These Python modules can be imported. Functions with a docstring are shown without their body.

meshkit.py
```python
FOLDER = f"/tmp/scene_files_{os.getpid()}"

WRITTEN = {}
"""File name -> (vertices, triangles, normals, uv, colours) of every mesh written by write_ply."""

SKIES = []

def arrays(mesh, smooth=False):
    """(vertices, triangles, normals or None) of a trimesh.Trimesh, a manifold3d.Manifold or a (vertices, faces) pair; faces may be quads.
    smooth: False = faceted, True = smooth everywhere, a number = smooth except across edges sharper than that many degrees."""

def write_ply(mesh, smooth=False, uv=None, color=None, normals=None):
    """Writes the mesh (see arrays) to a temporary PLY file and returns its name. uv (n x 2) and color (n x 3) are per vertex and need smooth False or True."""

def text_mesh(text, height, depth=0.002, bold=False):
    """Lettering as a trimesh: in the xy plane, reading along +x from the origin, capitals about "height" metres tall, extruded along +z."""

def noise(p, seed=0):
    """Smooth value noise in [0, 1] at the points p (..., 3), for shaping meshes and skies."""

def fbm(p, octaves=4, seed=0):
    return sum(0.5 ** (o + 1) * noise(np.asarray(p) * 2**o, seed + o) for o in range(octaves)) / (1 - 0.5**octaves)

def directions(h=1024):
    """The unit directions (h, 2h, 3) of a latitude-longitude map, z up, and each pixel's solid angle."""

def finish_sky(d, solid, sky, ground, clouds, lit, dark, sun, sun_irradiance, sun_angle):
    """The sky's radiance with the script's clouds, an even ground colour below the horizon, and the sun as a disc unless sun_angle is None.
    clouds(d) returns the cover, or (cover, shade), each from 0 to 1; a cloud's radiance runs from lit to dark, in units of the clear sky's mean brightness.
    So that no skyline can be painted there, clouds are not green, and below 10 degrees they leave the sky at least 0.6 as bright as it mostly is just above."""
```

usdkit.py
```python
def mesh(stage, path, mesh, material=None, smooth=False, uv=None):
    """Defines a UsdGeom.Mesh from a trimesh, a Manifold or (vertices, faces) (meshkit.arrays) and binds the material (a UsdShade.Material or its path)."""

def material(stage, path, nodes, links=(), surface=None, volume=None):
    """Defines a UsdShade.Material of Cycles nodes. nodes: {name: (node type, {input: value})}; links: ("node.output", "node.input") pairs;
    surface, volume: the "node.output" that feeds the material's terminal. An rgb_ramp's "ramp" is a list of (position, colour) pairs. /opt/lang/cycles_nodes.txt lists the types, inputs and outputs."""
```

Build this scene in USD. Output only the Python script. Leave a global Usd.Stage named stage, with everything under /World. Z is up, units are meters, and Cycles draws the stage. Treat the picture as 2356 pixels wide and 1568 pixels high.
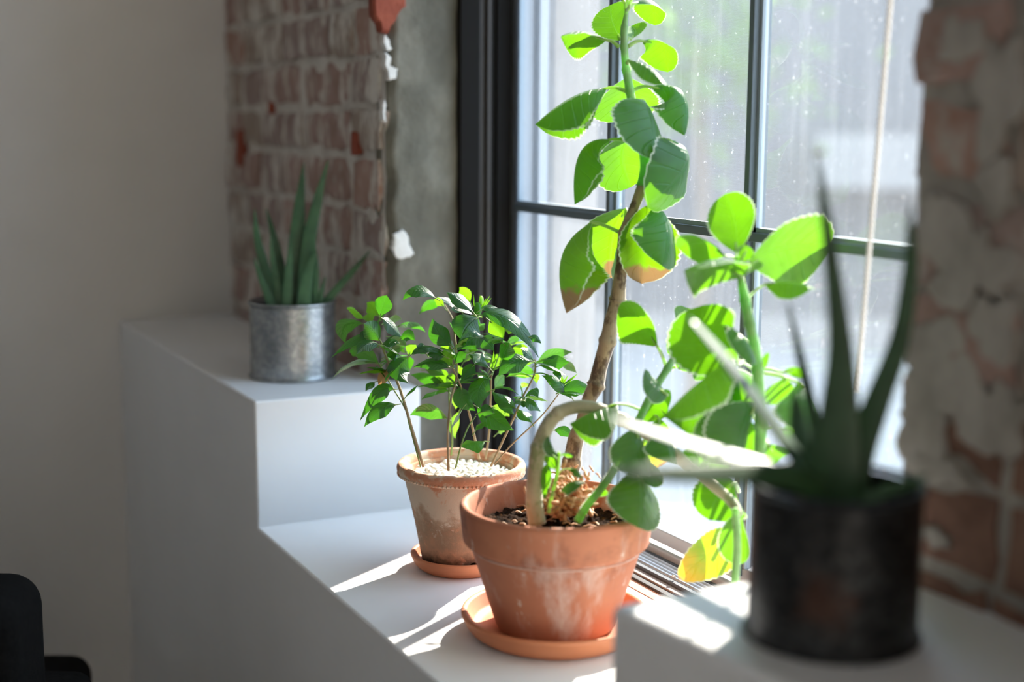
import math
import numpy as np, trimesh, manifold3d as m3, usdkit, meshkit
from pxr import Usd, UsdGeom, UsdLux, UsdShade, Sdf, Gf, Vt

stage = Usd.Stage.CreateInMemory()
UsdGeom.SetStageUpAxis(stage, 'Z'); UsdGeom.SetStageMetersPerUnit(stage, 1.0)
UsdGeom.Xform.Define(stage, '/World')

# ---------------------------------------------------------------- camera, sky, sun, exposure
F, CX, CY = 3272.0, 1178.0, 784.0
EYE = np.array([0.0, 0.0, 1.15])
ROT = np.array([[0.89054456, -0.06346886, 0.45044654], [-0.45484185, -0.13951709, 0.87957596], [0.00701931, -0.98818353, -0.15311448]])
EXPOSURE = 0.0
SUN_DIR = np.array([0.85 * math.cos(math.radians(32)), 0.527 * math.cos(math.radians(32)), math.sin(math.radians(32))])   # towards the sun
SUN_I, SKY_I = 5.5, 1.45

cam = UsdGeom.Camera.Define(stage, '/World/camera')
cam.CreateHorizontalApertureAttr(36.0)
cam.CreateFocalLengthAttr(F / 2356 * 36)
cam.CreateFStopAttr(1.9)
cam.CreateFocusDistanceAttr(1.65)
cam.CreateClippingRangeAttr((0.05, 500.0))
cam.CreateExposureAttr(EXPOSURE)
M = np.eye(4); M[:3, 0] = ROT[:, 0]; M[:3, 1] = -ROT[:, 1]; M[:3, 2] = -ROT[:, 2]; M[:3, 3] = EYE
cam.AddTransformOp().Set(Gf.Matrix4d(*M.T.ravel().tolist()))

dome = UsdLux.DomeLight.Define(stage, '/World/sky')
dome.CreateIntensityAttr(SKY_I); dome.CreateColorAttr(Gf.Vec3f(0.52, 0.73, 1.0))
sun = UsdLux.DistantLight.Define(stage, '/World/sun')
sun.CreateIntensityAttr(SUN_I); sun.CreateNormalizeAttr(True); sun.CreateAngleAttr(0.53); sun.CreateColorAttr(Gf.Vec3f(1.0, 0.93, 0.82))
zz = SUN_DIR / np.linalg.norm(SUN_DIR); xx = np.cross([0, 0, 1], zz); xx /= np.linalg.norm(xx); yy = np.cross(zz, xx)
SM = np.eye(4); SM[:3, 0], SM[:3, 1], SM[:3, 2] = xx, yy, zz
sun.AddTransformOp().Set(Gf.Matrix4d(*SM.T.ravel().tolist()))

# ---------------------------------------------------------------- helpers
rng = np.random.default_rng(7)

def ray(px, py): return ROT @ np.array([(px - CX) / F, (py - CY) / F, 1.0])
def at(px, py, Z): return EYE + ray(px, py) * Z
def onz(px, py, z): r = ray(px, py); return EYE + r * ((z - EYE[2]) / r[2])
def onx(px, py, x): r = ray(px, py); return EYE + r * ((x - EYE[0]) / r[0])
def ony(px, py, y): r = ray(px, py); return EYE + r * ((y - EYE[1]) / r[1])
def depth(p): return float((np.asarray(p) - EYE) @ ROT[:, 2])

names, origin = {}, {'/World': np.zeros(3)}
def numbered(parent, name):
    k = (parent, name); n = names.get(k, 0); names[k] = n + 1
    return f'{parent}/{name}' + (f'_{n:03d}' if n else '')

def tag(p, label=None, cat=None, group=None, kind=None):
    p = stage.GetPrimAtPath(p)
    for k, v in (('label', label), ('category', cat), ('group', group), ('kind', kind)):
        if v: p.SetCustomDataByKey(k, v)

def thing(name, label, cat, loc=(0, 0, 0), group=None, kind=None):
    path = numbered('/World', name)
    x = UsdGeom.Xform.Define(stage, path); x.AddTranslateOp().Set(Gf.Vec3d(*map(float, loc)))
    origin[path] = np.array(loc, float); tag(path, label, cat, group, kind)
    return path

def obj(name, mesh, mat, parent='/World', smooth=40, uv=None, label=None, kind=None, cat=None, group=None):
    path = numbered(parent, name)
    if isinstance(mesh, list): mesh = trimesh.util.concatenate(mesh)
    if hasattr(mesh, 'to_mesh'):
        q = mesh.to_mesh(); mesh = trimesh.Trimesh(q.vert_properties[:, :3], q.tri_verts, process=False)
    o = origin[parent]
    v = np.asarray(mesh.vertices) - o
    usdkit.mesh(stage, path, trimesh.Trimesh(v, mesh.faces, process=False), MAT[mat], smooth=smooth, uv=uv)
    origin[path] = o
    tag(path, label, cat, group, kind)
    return path

def box(lo, hi):
    lo, hi = np.array(lo, float), np.array(hi, float)
    return trimesh.creation.box(hi - lo, trimesh.transformations.translation_matrix((lo + hi) / 2))

def quad_x(x, y0, y1, z0, z1):
    return trimesh.Trimesh([[x, y0, z0], [x, y1, z0], [x, y1, z1], [x, y0, z1]], [[0, 2, 1], [0, 3, 2]], process=False)

def rbox(lo, hi, r, seg=12):
    lo, hi = np.array(lo, float) + r, np.array(hi, float) - r
    s = m3.Manifold.sphere(r, seg)
    return m3.Manifold.batch_hull([s.translate([float(x), float(y), float(z)]) for x in (lo[0], hi[0]) for y in (lo[1], hi[1]) for z in (lo[2], hi[2])])

def tm(man):
    q = man.to_mesh(); return trimesh.Trimesh(q.vert_properties[:, :3], q.tri_verts, process=False)

def lathe(profile, center, seg=72):
    p = np.array(profile, float); n = len(p); a = np.arange(seg) * 2 * np.pi / seg
    v = np.stack([p[None, :, 0] * np.cos(a)[:, None], p[None, :, 0] * np.sin(a)[:, None], np.broadcast_to(p[None, :, 1], (seg, n))], -1).reshape(-1, 3)
    i, j = np.meshgrid(np.arange(seg), np.arange(n - 1), indexing='ij'); i2 = (i + 1) % seg
    q = np.stack([i * n + j, i2 * n + j, i2 * n + j + 1, i * n + j + 1], -1).reshape(-1, 4)
    f = np.vstack([q[:, [0, 1, 2]], q[:, [0, 2, 3]]])
    t = trimesh.Trimesh(v + np.array(center, float), f, process=True)
    t.update_faces(t.nondegenerate_faces())
    return t

def rounded(profile, r=0.0015, n=3):
    """Rounds the corners of an open profile polyline."""
    p = np.array(profile, float); out = [p[0]]
    for k in range(1, len(p) - 1):
        a, b, c = p[k - 1], p[k], p[k + 1]
        d1, d2 = np.linalg.norm(a - b), np.linalg.norm(c - b); q = min(r, d1 * 0.45, d2 * 0.45)
        s, e = b + (a - b) / d1 * q, b + (c - b) / d2 * q
        for t in np.linspace(0, 1, n + 1): out.append((1 - t) ** 2 * s + 2 * t * (1 - t) * b + t * t * e)
    out.append(p[-1]); return np.array(out)

def spline(P, n):
    """Catmull-Rom through the rows of P (any number of columns)."""
    P = np.asarray(P, float)
    if len(P) == 2: return P[0] + (P[1] - P[0]) * np.linspace(0, 1, n)[:, None]
    Q = np.vstack([2 * P[0] - P[1], P, 2 * P[-1] - P[-2]]); out = []
    for u in np.linspace(0, len(P) - 1, n):
        i = min(int(u), len(P) - 2); t = u - i; a, b, c, d = Q[i:i + 4]
        out.append(0.5 * (2 * b + (c - a) * t + (2 * a - 5 * b + 4 * c - d) * t * t + (3 * b - a - 3 * c + d) * t ** 3))
    return np.array(out)

def frames(p):
    t = np.gradient(p, axis=0); t /= np.linalg.norm(t, axis=1, keepdims=True) + 1e-12
    a = np.cross(t[0], [0.3, 0.2, 0.93] if abs(t[0][2]) < 0.8 else [1, 0.1, 0.0]); a /= np.linalg.norm(a); A = []
    for k in t:
        a = a - k * (a @ k); a /= np.linalg.norm(a); A.append(a)
    A = np.array(A); return t, A, np.cross(t, A)

def tube(p, r, sides=8, cap=True):
    p = np.asarray(p, float); r = np.broadcast_to(r, (len(p),))
    t, a, b = frames(p); ang = np.arange(sides) * 2 * np.pi / sides
    v = (p[:, None] + r[:, None, None] * (np.cos(ang)[None, :, None] * a[:, None] + np.sin(ang)[None, :, None] * b[:, None])).reshape(-1, 3)
    n = len(p); i, j = np.meshgrid(np.arange(n - 1), np.arange(sides), indexing='ij'); j2 = (j + 1) % sides
    q = np.stack([i * sides + j, i * sides + j2, (i + 1) * sides + j2, (i + 1) * sides + j], -1).reshape(-1, 4)
    f = [q[:, [0, 1, 2]], q[:, [0, 2, 3]]]
    if cap:
        v = np.vstack([v, p[:1] - t[:1] * r[0] * 0.3, p[-1:] + t[-1:] * r[-1] * 0.5]); m = n * sides; k = np.arange(sides); k2 = (k + 1) % sides
        f += [np.stack([k2, k, np.full(sides, m)], 1), np.stack([(n - 1) * sides + k, (n - 1) * sides + k2, np.full(sides, m + 1)], 1)]
    return trimesh.Trimesh(v, np.vstack(f), process=False)

def grid_faces(n, m):
    i, j = np.meshgrid(np.arange(n - 1), np.arange(m - 1), indexing='ij')
    q = np.stack([i * m + j, (i + 1) * m + j, (i + 1) * m + j + 1, i * m + j + 1], -1).reshape(-1, 4)
    return np.vstack([q[:, [0, 1, 2]], q[:, [0, 2, 3]]])

# ---------------------------------------------------------------- materials
MAT = {}
def material(name, nodes, links, surface):
    MAT[name] = usdkit.material(stage, f'/World/Looks/{name}', nodes, links, surface=surface)

def plain(name, col, rough=0.5, metal=0.0, **kw):
    material(name, {'p': ('principled_bsdf', dict(base_color=col, roughness=rough, metallic=metal, **kw))}, [], 'p.BSDF')

def mottled(name, ramp, scale=20, rough=0.6, stretch=(1, 1, 1), detail=4, bump=0.0, bump_scale=None, metal=0.0, dist=0.002, second=None, **kw):
    """Noise over position through a colour ramp; second = (scale, stretch, [(pos, fac)..] lo/hi, colour): a wear layer of its own shape."""
    n = {'g': ('geometry', {}), 'm': ('mapping', dict(scale=stretch)), 'n': ('noise_texture', dict(scale=scale, detail=detail, roughness=0.6)),
         'r': ('rgb_ramp', dict(ramp=ramp)), 'p': ('principled_bsdf', dict(roughness=rough, metallic=metal, **kw))}
    l = [('g.position', 'm.vector'), ('m.vector', 'n.vector'), ('n.fac', 'r.fac')]
    out = 'r.color'
    if second:
        for i, (sc, st, lo, hi, col) in enumerate(second if isinstance(second, list) else [second]):
            n.update({f'm2{i}': ('mapping', dict(scale=st, location=(3.1 + i, 1.7, 0.4))), f'n2{i}': ('noise_texture', dict(scale=sc, detail=5, roughness=0.65)),
                      f'q{i}': ('map_range', dict(from_min=lo, from_max=hi, clamp=True)), f'x{i}': ('mix', dict(color2=col))})
            l += [('g.position', f'm2{i}.vector'), (f'm2{i}.vector', f'n2{i}.vector'), (f'n2{i}.fac', f'q{i}.value'), (f'q{i}.result', f'x{i}.fac'), (out, f'x{i}.color1')]
            out = f'x{i}.color'
    l.append((out, 'p.base_color'))
    if bump:
        n.update({'bn': ('noise_texture', dict(scale=bump_scale or scale * 4, detail=5, roughness=0.65)), 'b': ('bump', dict(strength=bump, distance=dist))})
        l += [('g.position', 'bn.vector'), ('bn.fac', 'b.height'), ('b.normal', 'p.normal')]
    material(name, n, l, 'p.BSDF')

mottled('white_paint', [(0.3, (0.72, 0.69, 0.65)), (0.7, (0.78, 0.75, 0.71))], 2.0, 0.7, bump=0.15, bump_scale=120, dist=0.0005)
mottled('ledge_paint', [(0.3, (0.79, 0.79, 0.79)), (0.7, (0.84, 0.84, 0.84))], 3.0, 0.5, bump=0.05, bump_scale=60, dist=0.0005)
mottled('ceiling_paint', [(0.3, (0.78, 0.78, 0.78)), (0.7, (0.82, 0.82, 0.82))], 2.0, 0.8)
mottled('dark_floor', [(0.3, (0.20, 0.17, 0.14)), (0.7, (0.28, 0.24, 0.20))], 3.0, 0.45, stretch=(1, 6, 1))
PL = (0.66, 0.62, 0.56)
for i, (c1, c2) in enumerate([((0.30, 0.19, 0.155), (0.42, 0.29, 0.25)), ((0.26, 0.18, 0.155), (0.38, 0.29, 0.26)), ((0.36, 0.21, 0.16), (0.44, 0.30, 0.25)), ((0.27, 0.20, 0.16), (0.40, 0.32, 0.26))]):
    mottled(f'brick_{i}', [(0.3, c1), (0.7, c2)], 30, 0.9, bump=0.6, bump_scale=160, dist=0.003,
            second=[(24, (1, 1, 0.4), 0.48, 0.60, PL), (45, (1, 1, 0.5), 0.60, 0.68, (0.45, 0.40, 0.34)), (26, (1, 1, 0.5), 0.68, 0.71, (0.32, 0.09, 0.05))])
    mottled(f'near_brick_{i}', [(0.3, c1), (0.7, c2)], 30, 0.9, bump=0.6, bump_scale=160, dist=0.003, second=[(11, (1, 1, 0.7), 0.50, 0.60, (0.44, 0.41, 0.36))])
mottled('red_brick', [(0.3, (0.22, 0.045, 0.025)), (0.7, (0.34, 0.085, 0.045))], 40, 0.9, bump=0.6, bump_scale=160, dist=0.003)
mottled('mortar', [(0.3, (0.48, 0.43, 0.38)), (0.5, (0.62, 0.58, 0.52)), (0.7, (0.70, 0.66, 0.60))], 25, 0.95, stretch=(1, 1, 0.5), bump=0.8, bump_scale=120, dist=0.004)
mottled('old_concrete', [(0.3, (0.09, 0.083, 0.064)), (0.5, (0.14, 0.13, 0.10)), (0.68, (0.235, 0.22, 0.175))], 12, 0.9, stretch=(1, 1, 0.6), bump=0.7, bump_scale=70, dist=0.003, detail=6)
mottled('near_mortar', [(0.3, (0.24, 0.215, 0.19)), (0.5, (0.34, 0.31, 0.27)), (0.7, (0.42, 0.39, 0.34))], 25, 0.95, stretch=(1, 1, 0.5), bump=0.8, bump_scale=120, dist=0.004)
mottled('old_plaster', [(0.3, (0.27, 0.245, 0.215)), (0.5, (0.38, 0.35, 0.31)), (0.7, (0.46, 0.43, 0.38))], 22, 0.95, stretch=(1, 1, 0.6), bump=0.6, bump_scale=120, dist=0.003)
mottled('grey_render', [(0.3, (0.20, 0.19, 0.18)), (0.7, (0.26, 0.25, 0.24))], 14, 0.9, bump=0.4, bump_scale=90)
mottled('bare_shaded_brick', [(0.3, (0.15, 0.075, 0.05)), (0.5, (0.21, 0.11, 0.075)), (0.7, (0.27, 0.15, 0.10))], 24, 0.9, bump=0.6, bump_scale=160, dist=0.003)  # brick bare of plaster, its colour also darkened to stand for corner shade
mottled('rough_white', [(0.3, (0.7, 0.67, 0.62)), (0.7, (0.82, 0.8, 0.76))], 40, 0.9, bump=0.5, bump_scale=150)
plain('dark_metal', (0.010, 0.009, 0.008), 0.9, specular_ior_level=0.2)
plain('bronze_metal', (0.035, 0.028, 0.022), 0.6)
plain('white_metal', (0.40, 0.42, 0.44), 0.4)
plain('steel_bar', (0.10, 0.13, 0.15), 0.45)
plain('bar_glazing', (0.32, 0.38, 0.42), 0.5)
plain('aluminium', (0.75, 0.76, 0.77), 0.35, 0.7)
plain('rubber', (0.07, 0.08, 0.09), 0.6)
mottled('brown_strip', [(0.3, (0.22, 0.16, 0.13)), (0.7, (0.30, 0.23, 0.19))], 30, 0.6)
mottled('clay_sill', [(0.3, (0.45, 0.2, 0.12)), (0.7, (0.55, 0.27, 0.17))], 30, 0.7)
mottled('dark_fabric', [(0.3, (0.0035, 0.0035, 0.0035)), (0.7, (0.009, 0.0085, 0.008))], 160, 1.0, bump=0.6, bump_scale=500, dist=0.002, specular_ior_level=0.1)
mottled('lime', [(0.3, (0.50, 0.24, 0.16)), (0.6, (0.62, 0.45, 0.38))], 60, 0.85)
plain('chair_leg_wood', (0.06, 0.04, 0.03), 0.5)
plain('cord_fibre', (0.86, 0.86, 0.86), 0.8)

# glass under street dust; the dust layer scatters light, the pane stays see-through
material('dusty_glass', {
    'g': ('geometry', {}), 'm1': ('mapping', dict(scale=(1, 1, 0.35))), 'n1': ('noise_texture', dict(scale=9, detail=5, roughness=0.6)), 'q1': ('map_range', dict(from_min=0.35, from_max=0.7, to_min=0.006, to_max=0.024, clamp=True)),
    'n2': ('noise_texture', dict(scale=140, detail=3, roughness=0.6)), 'q2': ('map_range', dict(from_min=0.64, from_max=0.76, to_min=0.0, to_max=0.15, clamp=True)),
    'm3': ('mapping', dict(scale=(1, 1, 0.06))), 'n3': ('noise_texture', dict(scale=60, detail=3)), 'q3': ('map_range', dict(from_min=0.5, from_max=0.75, to_min=0.0, to_max=0.02, clamp=True)),
    'a': ('math', dict(math_type='add')), 'a2': ('math', dict(math_type='add')), 'cc': ('combine_color', {}),
    'dust': ('translucent_bsdf', {}), 'dd': ('diffuse_bsdf', {}), 'inv': ('math', dict(math_type='subtract', value1=0.95)), 'tc': ('combine_color', {}),
    't': ('transparent_bsdf', {}), 'f': ('fresnel', dict(IOR=1.45)), 'gl': ('glossy_bsdf', dict(color=(1, 1, 1), roughness=0.02)), 'mx': ('mix_closure', {}), 'ad': ('add_closure', {})},
    [('g.position', 'm1.vector'), ('m1.vector', 'n1.vector'), ('n1.fac', 'q1.value'), ('g.position', 'n2.vector'), ('n2.fac', 'q2.value'),
     ('g.position', 'm3.vector'), ('m3.vector', 'n3.vector'), ('n3.fac', 'q3.value'),
     ('q1.result', 'a.value1'), ('q2.result', 'a.value2'), ('a.value', 'a2.value1'), ('q3.result', 'a2.value2'), ('a2.value', 'cc.r'), ('a2.value', 'cc.g'), ('a2.value', 'cc.b'), ('cc.color', 'dust.color'),
     ('a2.value', 'inv.value2'), ('inv.value', 'tc.r'), ('inv.value', 'tc.g'), ('inv.value', 'tc.b'), ('tc.color', 't.color'),
     ('f.fac', 'mx.fac'), ('t.BSDF', 'mx.closure1'), ('gl.BSDF', 'mx.closure2'), ('mx.closure', 'ad.closure1'), ('dust.BSDF', 'ad.closure2')], 'ad.closure')
# fine wire mesh: threads 1.4 mm apart, seen only as a slight veil
material('screen_mesh', {
    'g': ('geometry', {}), 's': ('separate_xyz', {}), 'ky': ('math', dict(math_type='multiply', value2=4488.0)), 'kz': ('math', dict(math_type='multiply', value2=4488.0)),
    'sy': ('math', dict(math_type='sine')), 'sz': ('math', dict(math_type='sine')), 'mx': ('math', dict(math_type='maximum')),
    'q': ('map_range', dict(from_min=0.55, from_max=0.9, to_min=0.97, to_max=0.72, clamp=True)), 'cc': ('combine_color', {}), 't': ('transparent_bsdf', {}),
    'd': ('translucent_bsdf', dict(color=(0.05, 0.05, 0.05))), 'ad': ('add_closure', {})},
    [('g.position', 's.vector'), ('s.y', 'ky.value1'), ('s.z', 'kz.value1'), ('ky.value', 'sy.value1'), ('kz.value', 'sz.value1'), ('sy.value', 'mx.value1'), ('sz.value', 'mx.value2'),
     ('mx.value', 'q.value'), ('q.result', 'cc.r'), ('q.result', 'cc.g'), ('q.result', 'cc.b'), ('cc.color', 't.color'), ('t.BSDF', 'ad.closure1'), ('d.BSDF', 'ad.closure2')], 'ad.closure')

def galvanised(name, c1, c2, rough, rust=None):
    n = {'g': ('geometry', {}), 'v': ('voronoi_texture', dict(scale=220)), 's': ('separate_color', {}), 'n': ('noise_texture', dict(scale=28, detail=4)), 'a': ('math', dict(math_type='add')),
         'r': ('rgb_ramp', dict(ramp=[(0.55, c1), (1.35 / 1.6, c2)])), 'h': ('map_range', dict(from_min=0.3, from_max=0.75, to_min=rough - 0.07, to_max=rough + 0.1)), 'p': ('principled_bsdf', dict(metallic=0.85)),
         'bn': ('noise_texture', dict(scale=60, detail=3)), 'b': ('bump', dict(strength=0.25, distance=0.002)), 'sc': ('math', dict(math_type='multiply', value2=0.62)), 'vs': ('math', dict(math_type='multiply_add', value2=0.5, value3=0.25))}
    l = [('g.position', 'v.vector'), ('v.color', 's.color'), ('s.r', 'vs.value1'), ('vs.value', 'a.value1'), ('g.position', 'n.vector'), ('n.fac', 'a.value2'), ('a.value', 'sc.value1'), ('sc.value', 'r.fac'),
         ('n.fac', 'h.value'), ('h.result', 'p.roughness'), ('g.position', 'bn.vector'), ('bn.fac', 'b.height'), ('b.normal', 'p.normal')]
    out = 'r.color'
    if rust:
        n.update({'d': ('vector_math', dict(math_type='distance', vector2=rust)), 'rn': ('noise_texture', dict(scale=45, detail=4)), 'k': ('math', dict(math_type='multiply_add', value2=0.05)),
                  'q': ('map_range', dict(from_min=0.050, from_max=0.030, to_max=0.6, clamp=True)), 'x': ('mix', dict(color2=(0.085, 0.035, 0.02)))})
        l += [('g.position', 'd.vector1'), ('g.position', 'rn.vector'), ('rn.fac', 'k.value1'), ('d.value', 'k.value3'), ('k.value', 'q.value'), ('q.result', 'x.fac'), (out, 'x.color1')]
        out = 'x.color'
    l.append((out, 'p.base_color')); material(name, n, l, 'p.BSDF')
galvanised('zinc', (0.27, 0.29, 0.30), (0.46, 0.47, 0.47), 0.33)

def leaf_material(name, upper, under, through, rough=0.35, fac=0.5, veins=9.0, vein_amt=0.35, fuzz=None, dry=None, sheen=0.0, yellow=None, bump=0.5, ior=1.5):
    """upper/under: the two faces' own colours, through: colour of light passing. st.x runs along the leaf, st.y across it."""
    n = {'u': ('uvmap', dict(attribute='st')), 's': ('separate_xyz', {}), 'c': ('math', dict(math_type='subtract', value2=0.5)), 'ab': ('math', dict(math_type='absolute')), 'v': ('math', dict(math_type='multiply', value2=2.0)),
         'k': ('math', dict(math_type='multiply_add', value2=-0.22)), 'kv': ('math', dict(math_type='multiply', value2=veins)), 'pp': ('math', dict(math_type='pingpong', value2=0.5)),
         'q': ('map_range', dict(from_min=0.42, from_max=0.5, clamp=True)), 'mid': ('map_range', dict(from_min=0.07, from_max=0.02, clamp=True)), 'vm': ('math', dict(math_type='maximum')), 'va': ('math', dict(math_type='multiply', value2=vein_amt)),
         'g': ('geometry', {}), 'n': ('noise_texture', dict(scale=90, detail=3)), 'nf': ('map_range', dict(from_min=0.3, from_max=0.7, to_min=0.75, to_max=1.2)),
         'fc': ('mix', dict(color1=upper, color2=under)), 'vx': ('mix', dict(color2=tuple(min(1, 2.6 * x + 0.03) for x in upper))), 'tv': ('mix', dict(color1=through, color2=tuple(0.75 * x for x in through))),
         'nm': ('vector_math', dict(math_type='scale')), 'p': ('principled_bsdf', dict(roughness=rough, ior=ior, sheen_weight=sheen, sheen_roughness=0.4)), 't': ('translucent_bsdf', {}), 'mx': ('mix_closure', dict(fac=fac)),
         'b': ('bump', dict(strength=bump, distance=0.0025, invert=True))}
    l = [('u.UV', 's.vector'), ('s.y', 'c.value1'), ('c.value', 'ab.value1'), ('ab.value', 'v.value1'), ('v.value', 'k.value1'), ('s.x', 'k.value3'), ('k.value', 'kv.value1'), ('kv.value', 'pp.value1'), ('pp.value', 'q.value'), ('v.value', 'mid.value'),
         ('q.result', 'vm.value1'), ('mid.result', 'vm.value2'), ('vm.value', 'va.value1'), ('g.backfacing', 'fc.fac'), ('va.value', 'vx.fac'), ('fc.color', 'vx.color1'),
         ('g.position', 'n.vector'), ('n.fac', 'nf.value'), ('nf.result', 'nm.scale'), ('vm.value', 'b.height'), ('b.normal', 'p.normal'), ('va.value', 'tv.fac')]
    col, thr = 'vx.color', 'tv.color'
    l.append((col, 'nm.vector1')); col = 'nm.vector'
    def layer(tagname, fac, c, ct):
        nonlocal col, thr
        n[f'{tagname}c'] = ('mix', dict(color2=c)); n[f'{tagname}t'] = ('mix', dict(color2=ct))
        l.extend([(fac, f'{tagname}c.fac'), (fac, f'{tagname}t.fac'), (col, f'{tagname}c.color1'), (thr, f'{tagname}t.color1')]); col, thr = f'{tagname}c.color', f'{tagname}t.color'
    if yellow:
        n['yn'] = ('noise_texture', dict(scale=38, detail=4)); n['ya'] = ('math', dict(math_type='multiply_add', value2=0.55)); n['yq'] = ('map_range', dict(from_min=yellow, from_max=yellow + 0.25, clamp=True))
        l += [('g.position', 'yn.vector'), ('yn.fac', 'ya.value1'), ('s.x', 'ya.value3'), ('ya.value', 'yq.value')]; layer('y', 'yq.result', (0.45, 0.30, 0.02), (0.85, 0.52, 0.03))
    if dry:
        n['dn'] = ('noise_texture', dict(scale=60, detail=4)); n['da'] = ('math', dict(math_type='multiply_add', value2=0.30)); n['dq'] = ('map_range', dict(from_min=dry + 0.15, from_max=dry + 0.20, clamp=True))
        l += [('g.position', 'dn.vector'), ('dn.fac', 'da.value1'), ('s.x', 'da.value3'), ('da.value', 'dq.value')]; layer('d', 'dq.result', (0.28, 0.17, 0.10), (0.35, 0.20, 0.08))
    if fuzz:
        n['fq'] = ('map_range', dict(from_min=0.93, from_max=0.985, to_max=fuzz, clamp=True)); l.append(('v.value', 'fq.value')); layer('z', 'fq.result', (0.75, 0.8, 0.7), (0.85, 0.95, 0.7))
    l += [(col, 'p.base_color'), (thr, 't.color'), ('p.BSDF', 'mx.closure1'), ('t.BSDF', 'mx.closure2')]
    material(name, n, l, 'mx.closure')

KU, KD, KT = (0.017, 0.066, 0.030), (0.075, 0.17, 0.028), (0.20, 0.575, 0.004)
leaf_material('kalanchoe_leaf', KU, KD, KT, 0.42, 0.37, 7, 0.12, fuzz=0.9, sheen=0.15)
leaf_material('kalanchoe_dry_leaf', KU, KD, (0.27, 0.63, 0.004), 0.42, 0.38, 7, 0.12, fuzz=0.9, sheen=0.15, dry=0.82)
leaf_material('kalanchoe_yellow_leaf', (0.08, 0.16, 0.03), (0.16, 0.24, 0.05), (0.42, 0.72, 0.01), 0.45, 0.5, 7, 0.2, fuzz=0.6, sheen=0.2, yellow=0.92, dry=0.93)
leaf_material('gardenia_leaf', (0.014, 0.062, 0.026), (0.12, 0.21, 0.07), (0.09, 0.40, 0.010), 0.31, 0.30, 9, 0.15, bump=1.0, ior=1.7)
leaf_material('gardenia_young_leaf', (0.07, 0.22, 0.03), (0.17, 0.28, 0.07), (0.25, 0.60, 0.010), 0.31, 0.40, 9, 0.12, bump=0.9, ior=1.6)
leaf_material('gardenia_old_leaf', (0.42, 0.26, 0.13), (0.45, 0.30, 0.16), (0.45, 0.22, 0.08), 0.6, 0.35, 10, 0.2)
mottled('green_stem', [(0.3, (0.12, 0.24, 0.07)), (0.7, (0.24, 0.36, 0.16))], 40, 0.5, sheen_weight=0.8, sheen_roughness=0.35, subsurface_weight=0.25, subsurface_scale=0.004, subsurface_radius=(0.4, 1.0, 0.1))
mottled('petiole_green', [(0.3, (0.16, 0.30, 0.05)), (0.7, (0.26, 0.40, 0.10))], 40, 0.5, sheen_weight=0.6, subsurface_weight=0.25, subsurface_scale=0.004, subsurface_radius=(0.4, 1.0, 0.1))
mottled('woody_stem', [(0.3, (0.36, 0.24, 0.15)), (0.7, (0.52, 0.38, 0.25))], 30, 0.7, sheen_weight=0.6, sheen_roughness=0.35, bump=0.5, bump_scale=180, second=(55, (1, 1, 0.5), 0.50, 0.58, (0.14, 0.08, 0.05)))
mottled('branch_bark', [(0.3, (0.30, 0.28, 0.15)), (0.7, (0.50, 0.44, 0.28))], 28, 0.65, sheen_weight=0.6, bump=0.5, bump_scale=150, second=(40, (1, 1, 1), 0.55, 0.62, (0.22, 0.26, 0.10)))
mottled('thin_twig', [(0.3, (0.30, 0.22, 0.12)), (0.7, (0.46, 0.36, 0.22))], 50, 0.7)
mottled('thin_green_twig', [(0.3, (0.16, 0.26, 0.06)), (0.7, (0.28, 0.38, 0.12))], 50, 0.6)
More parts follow.
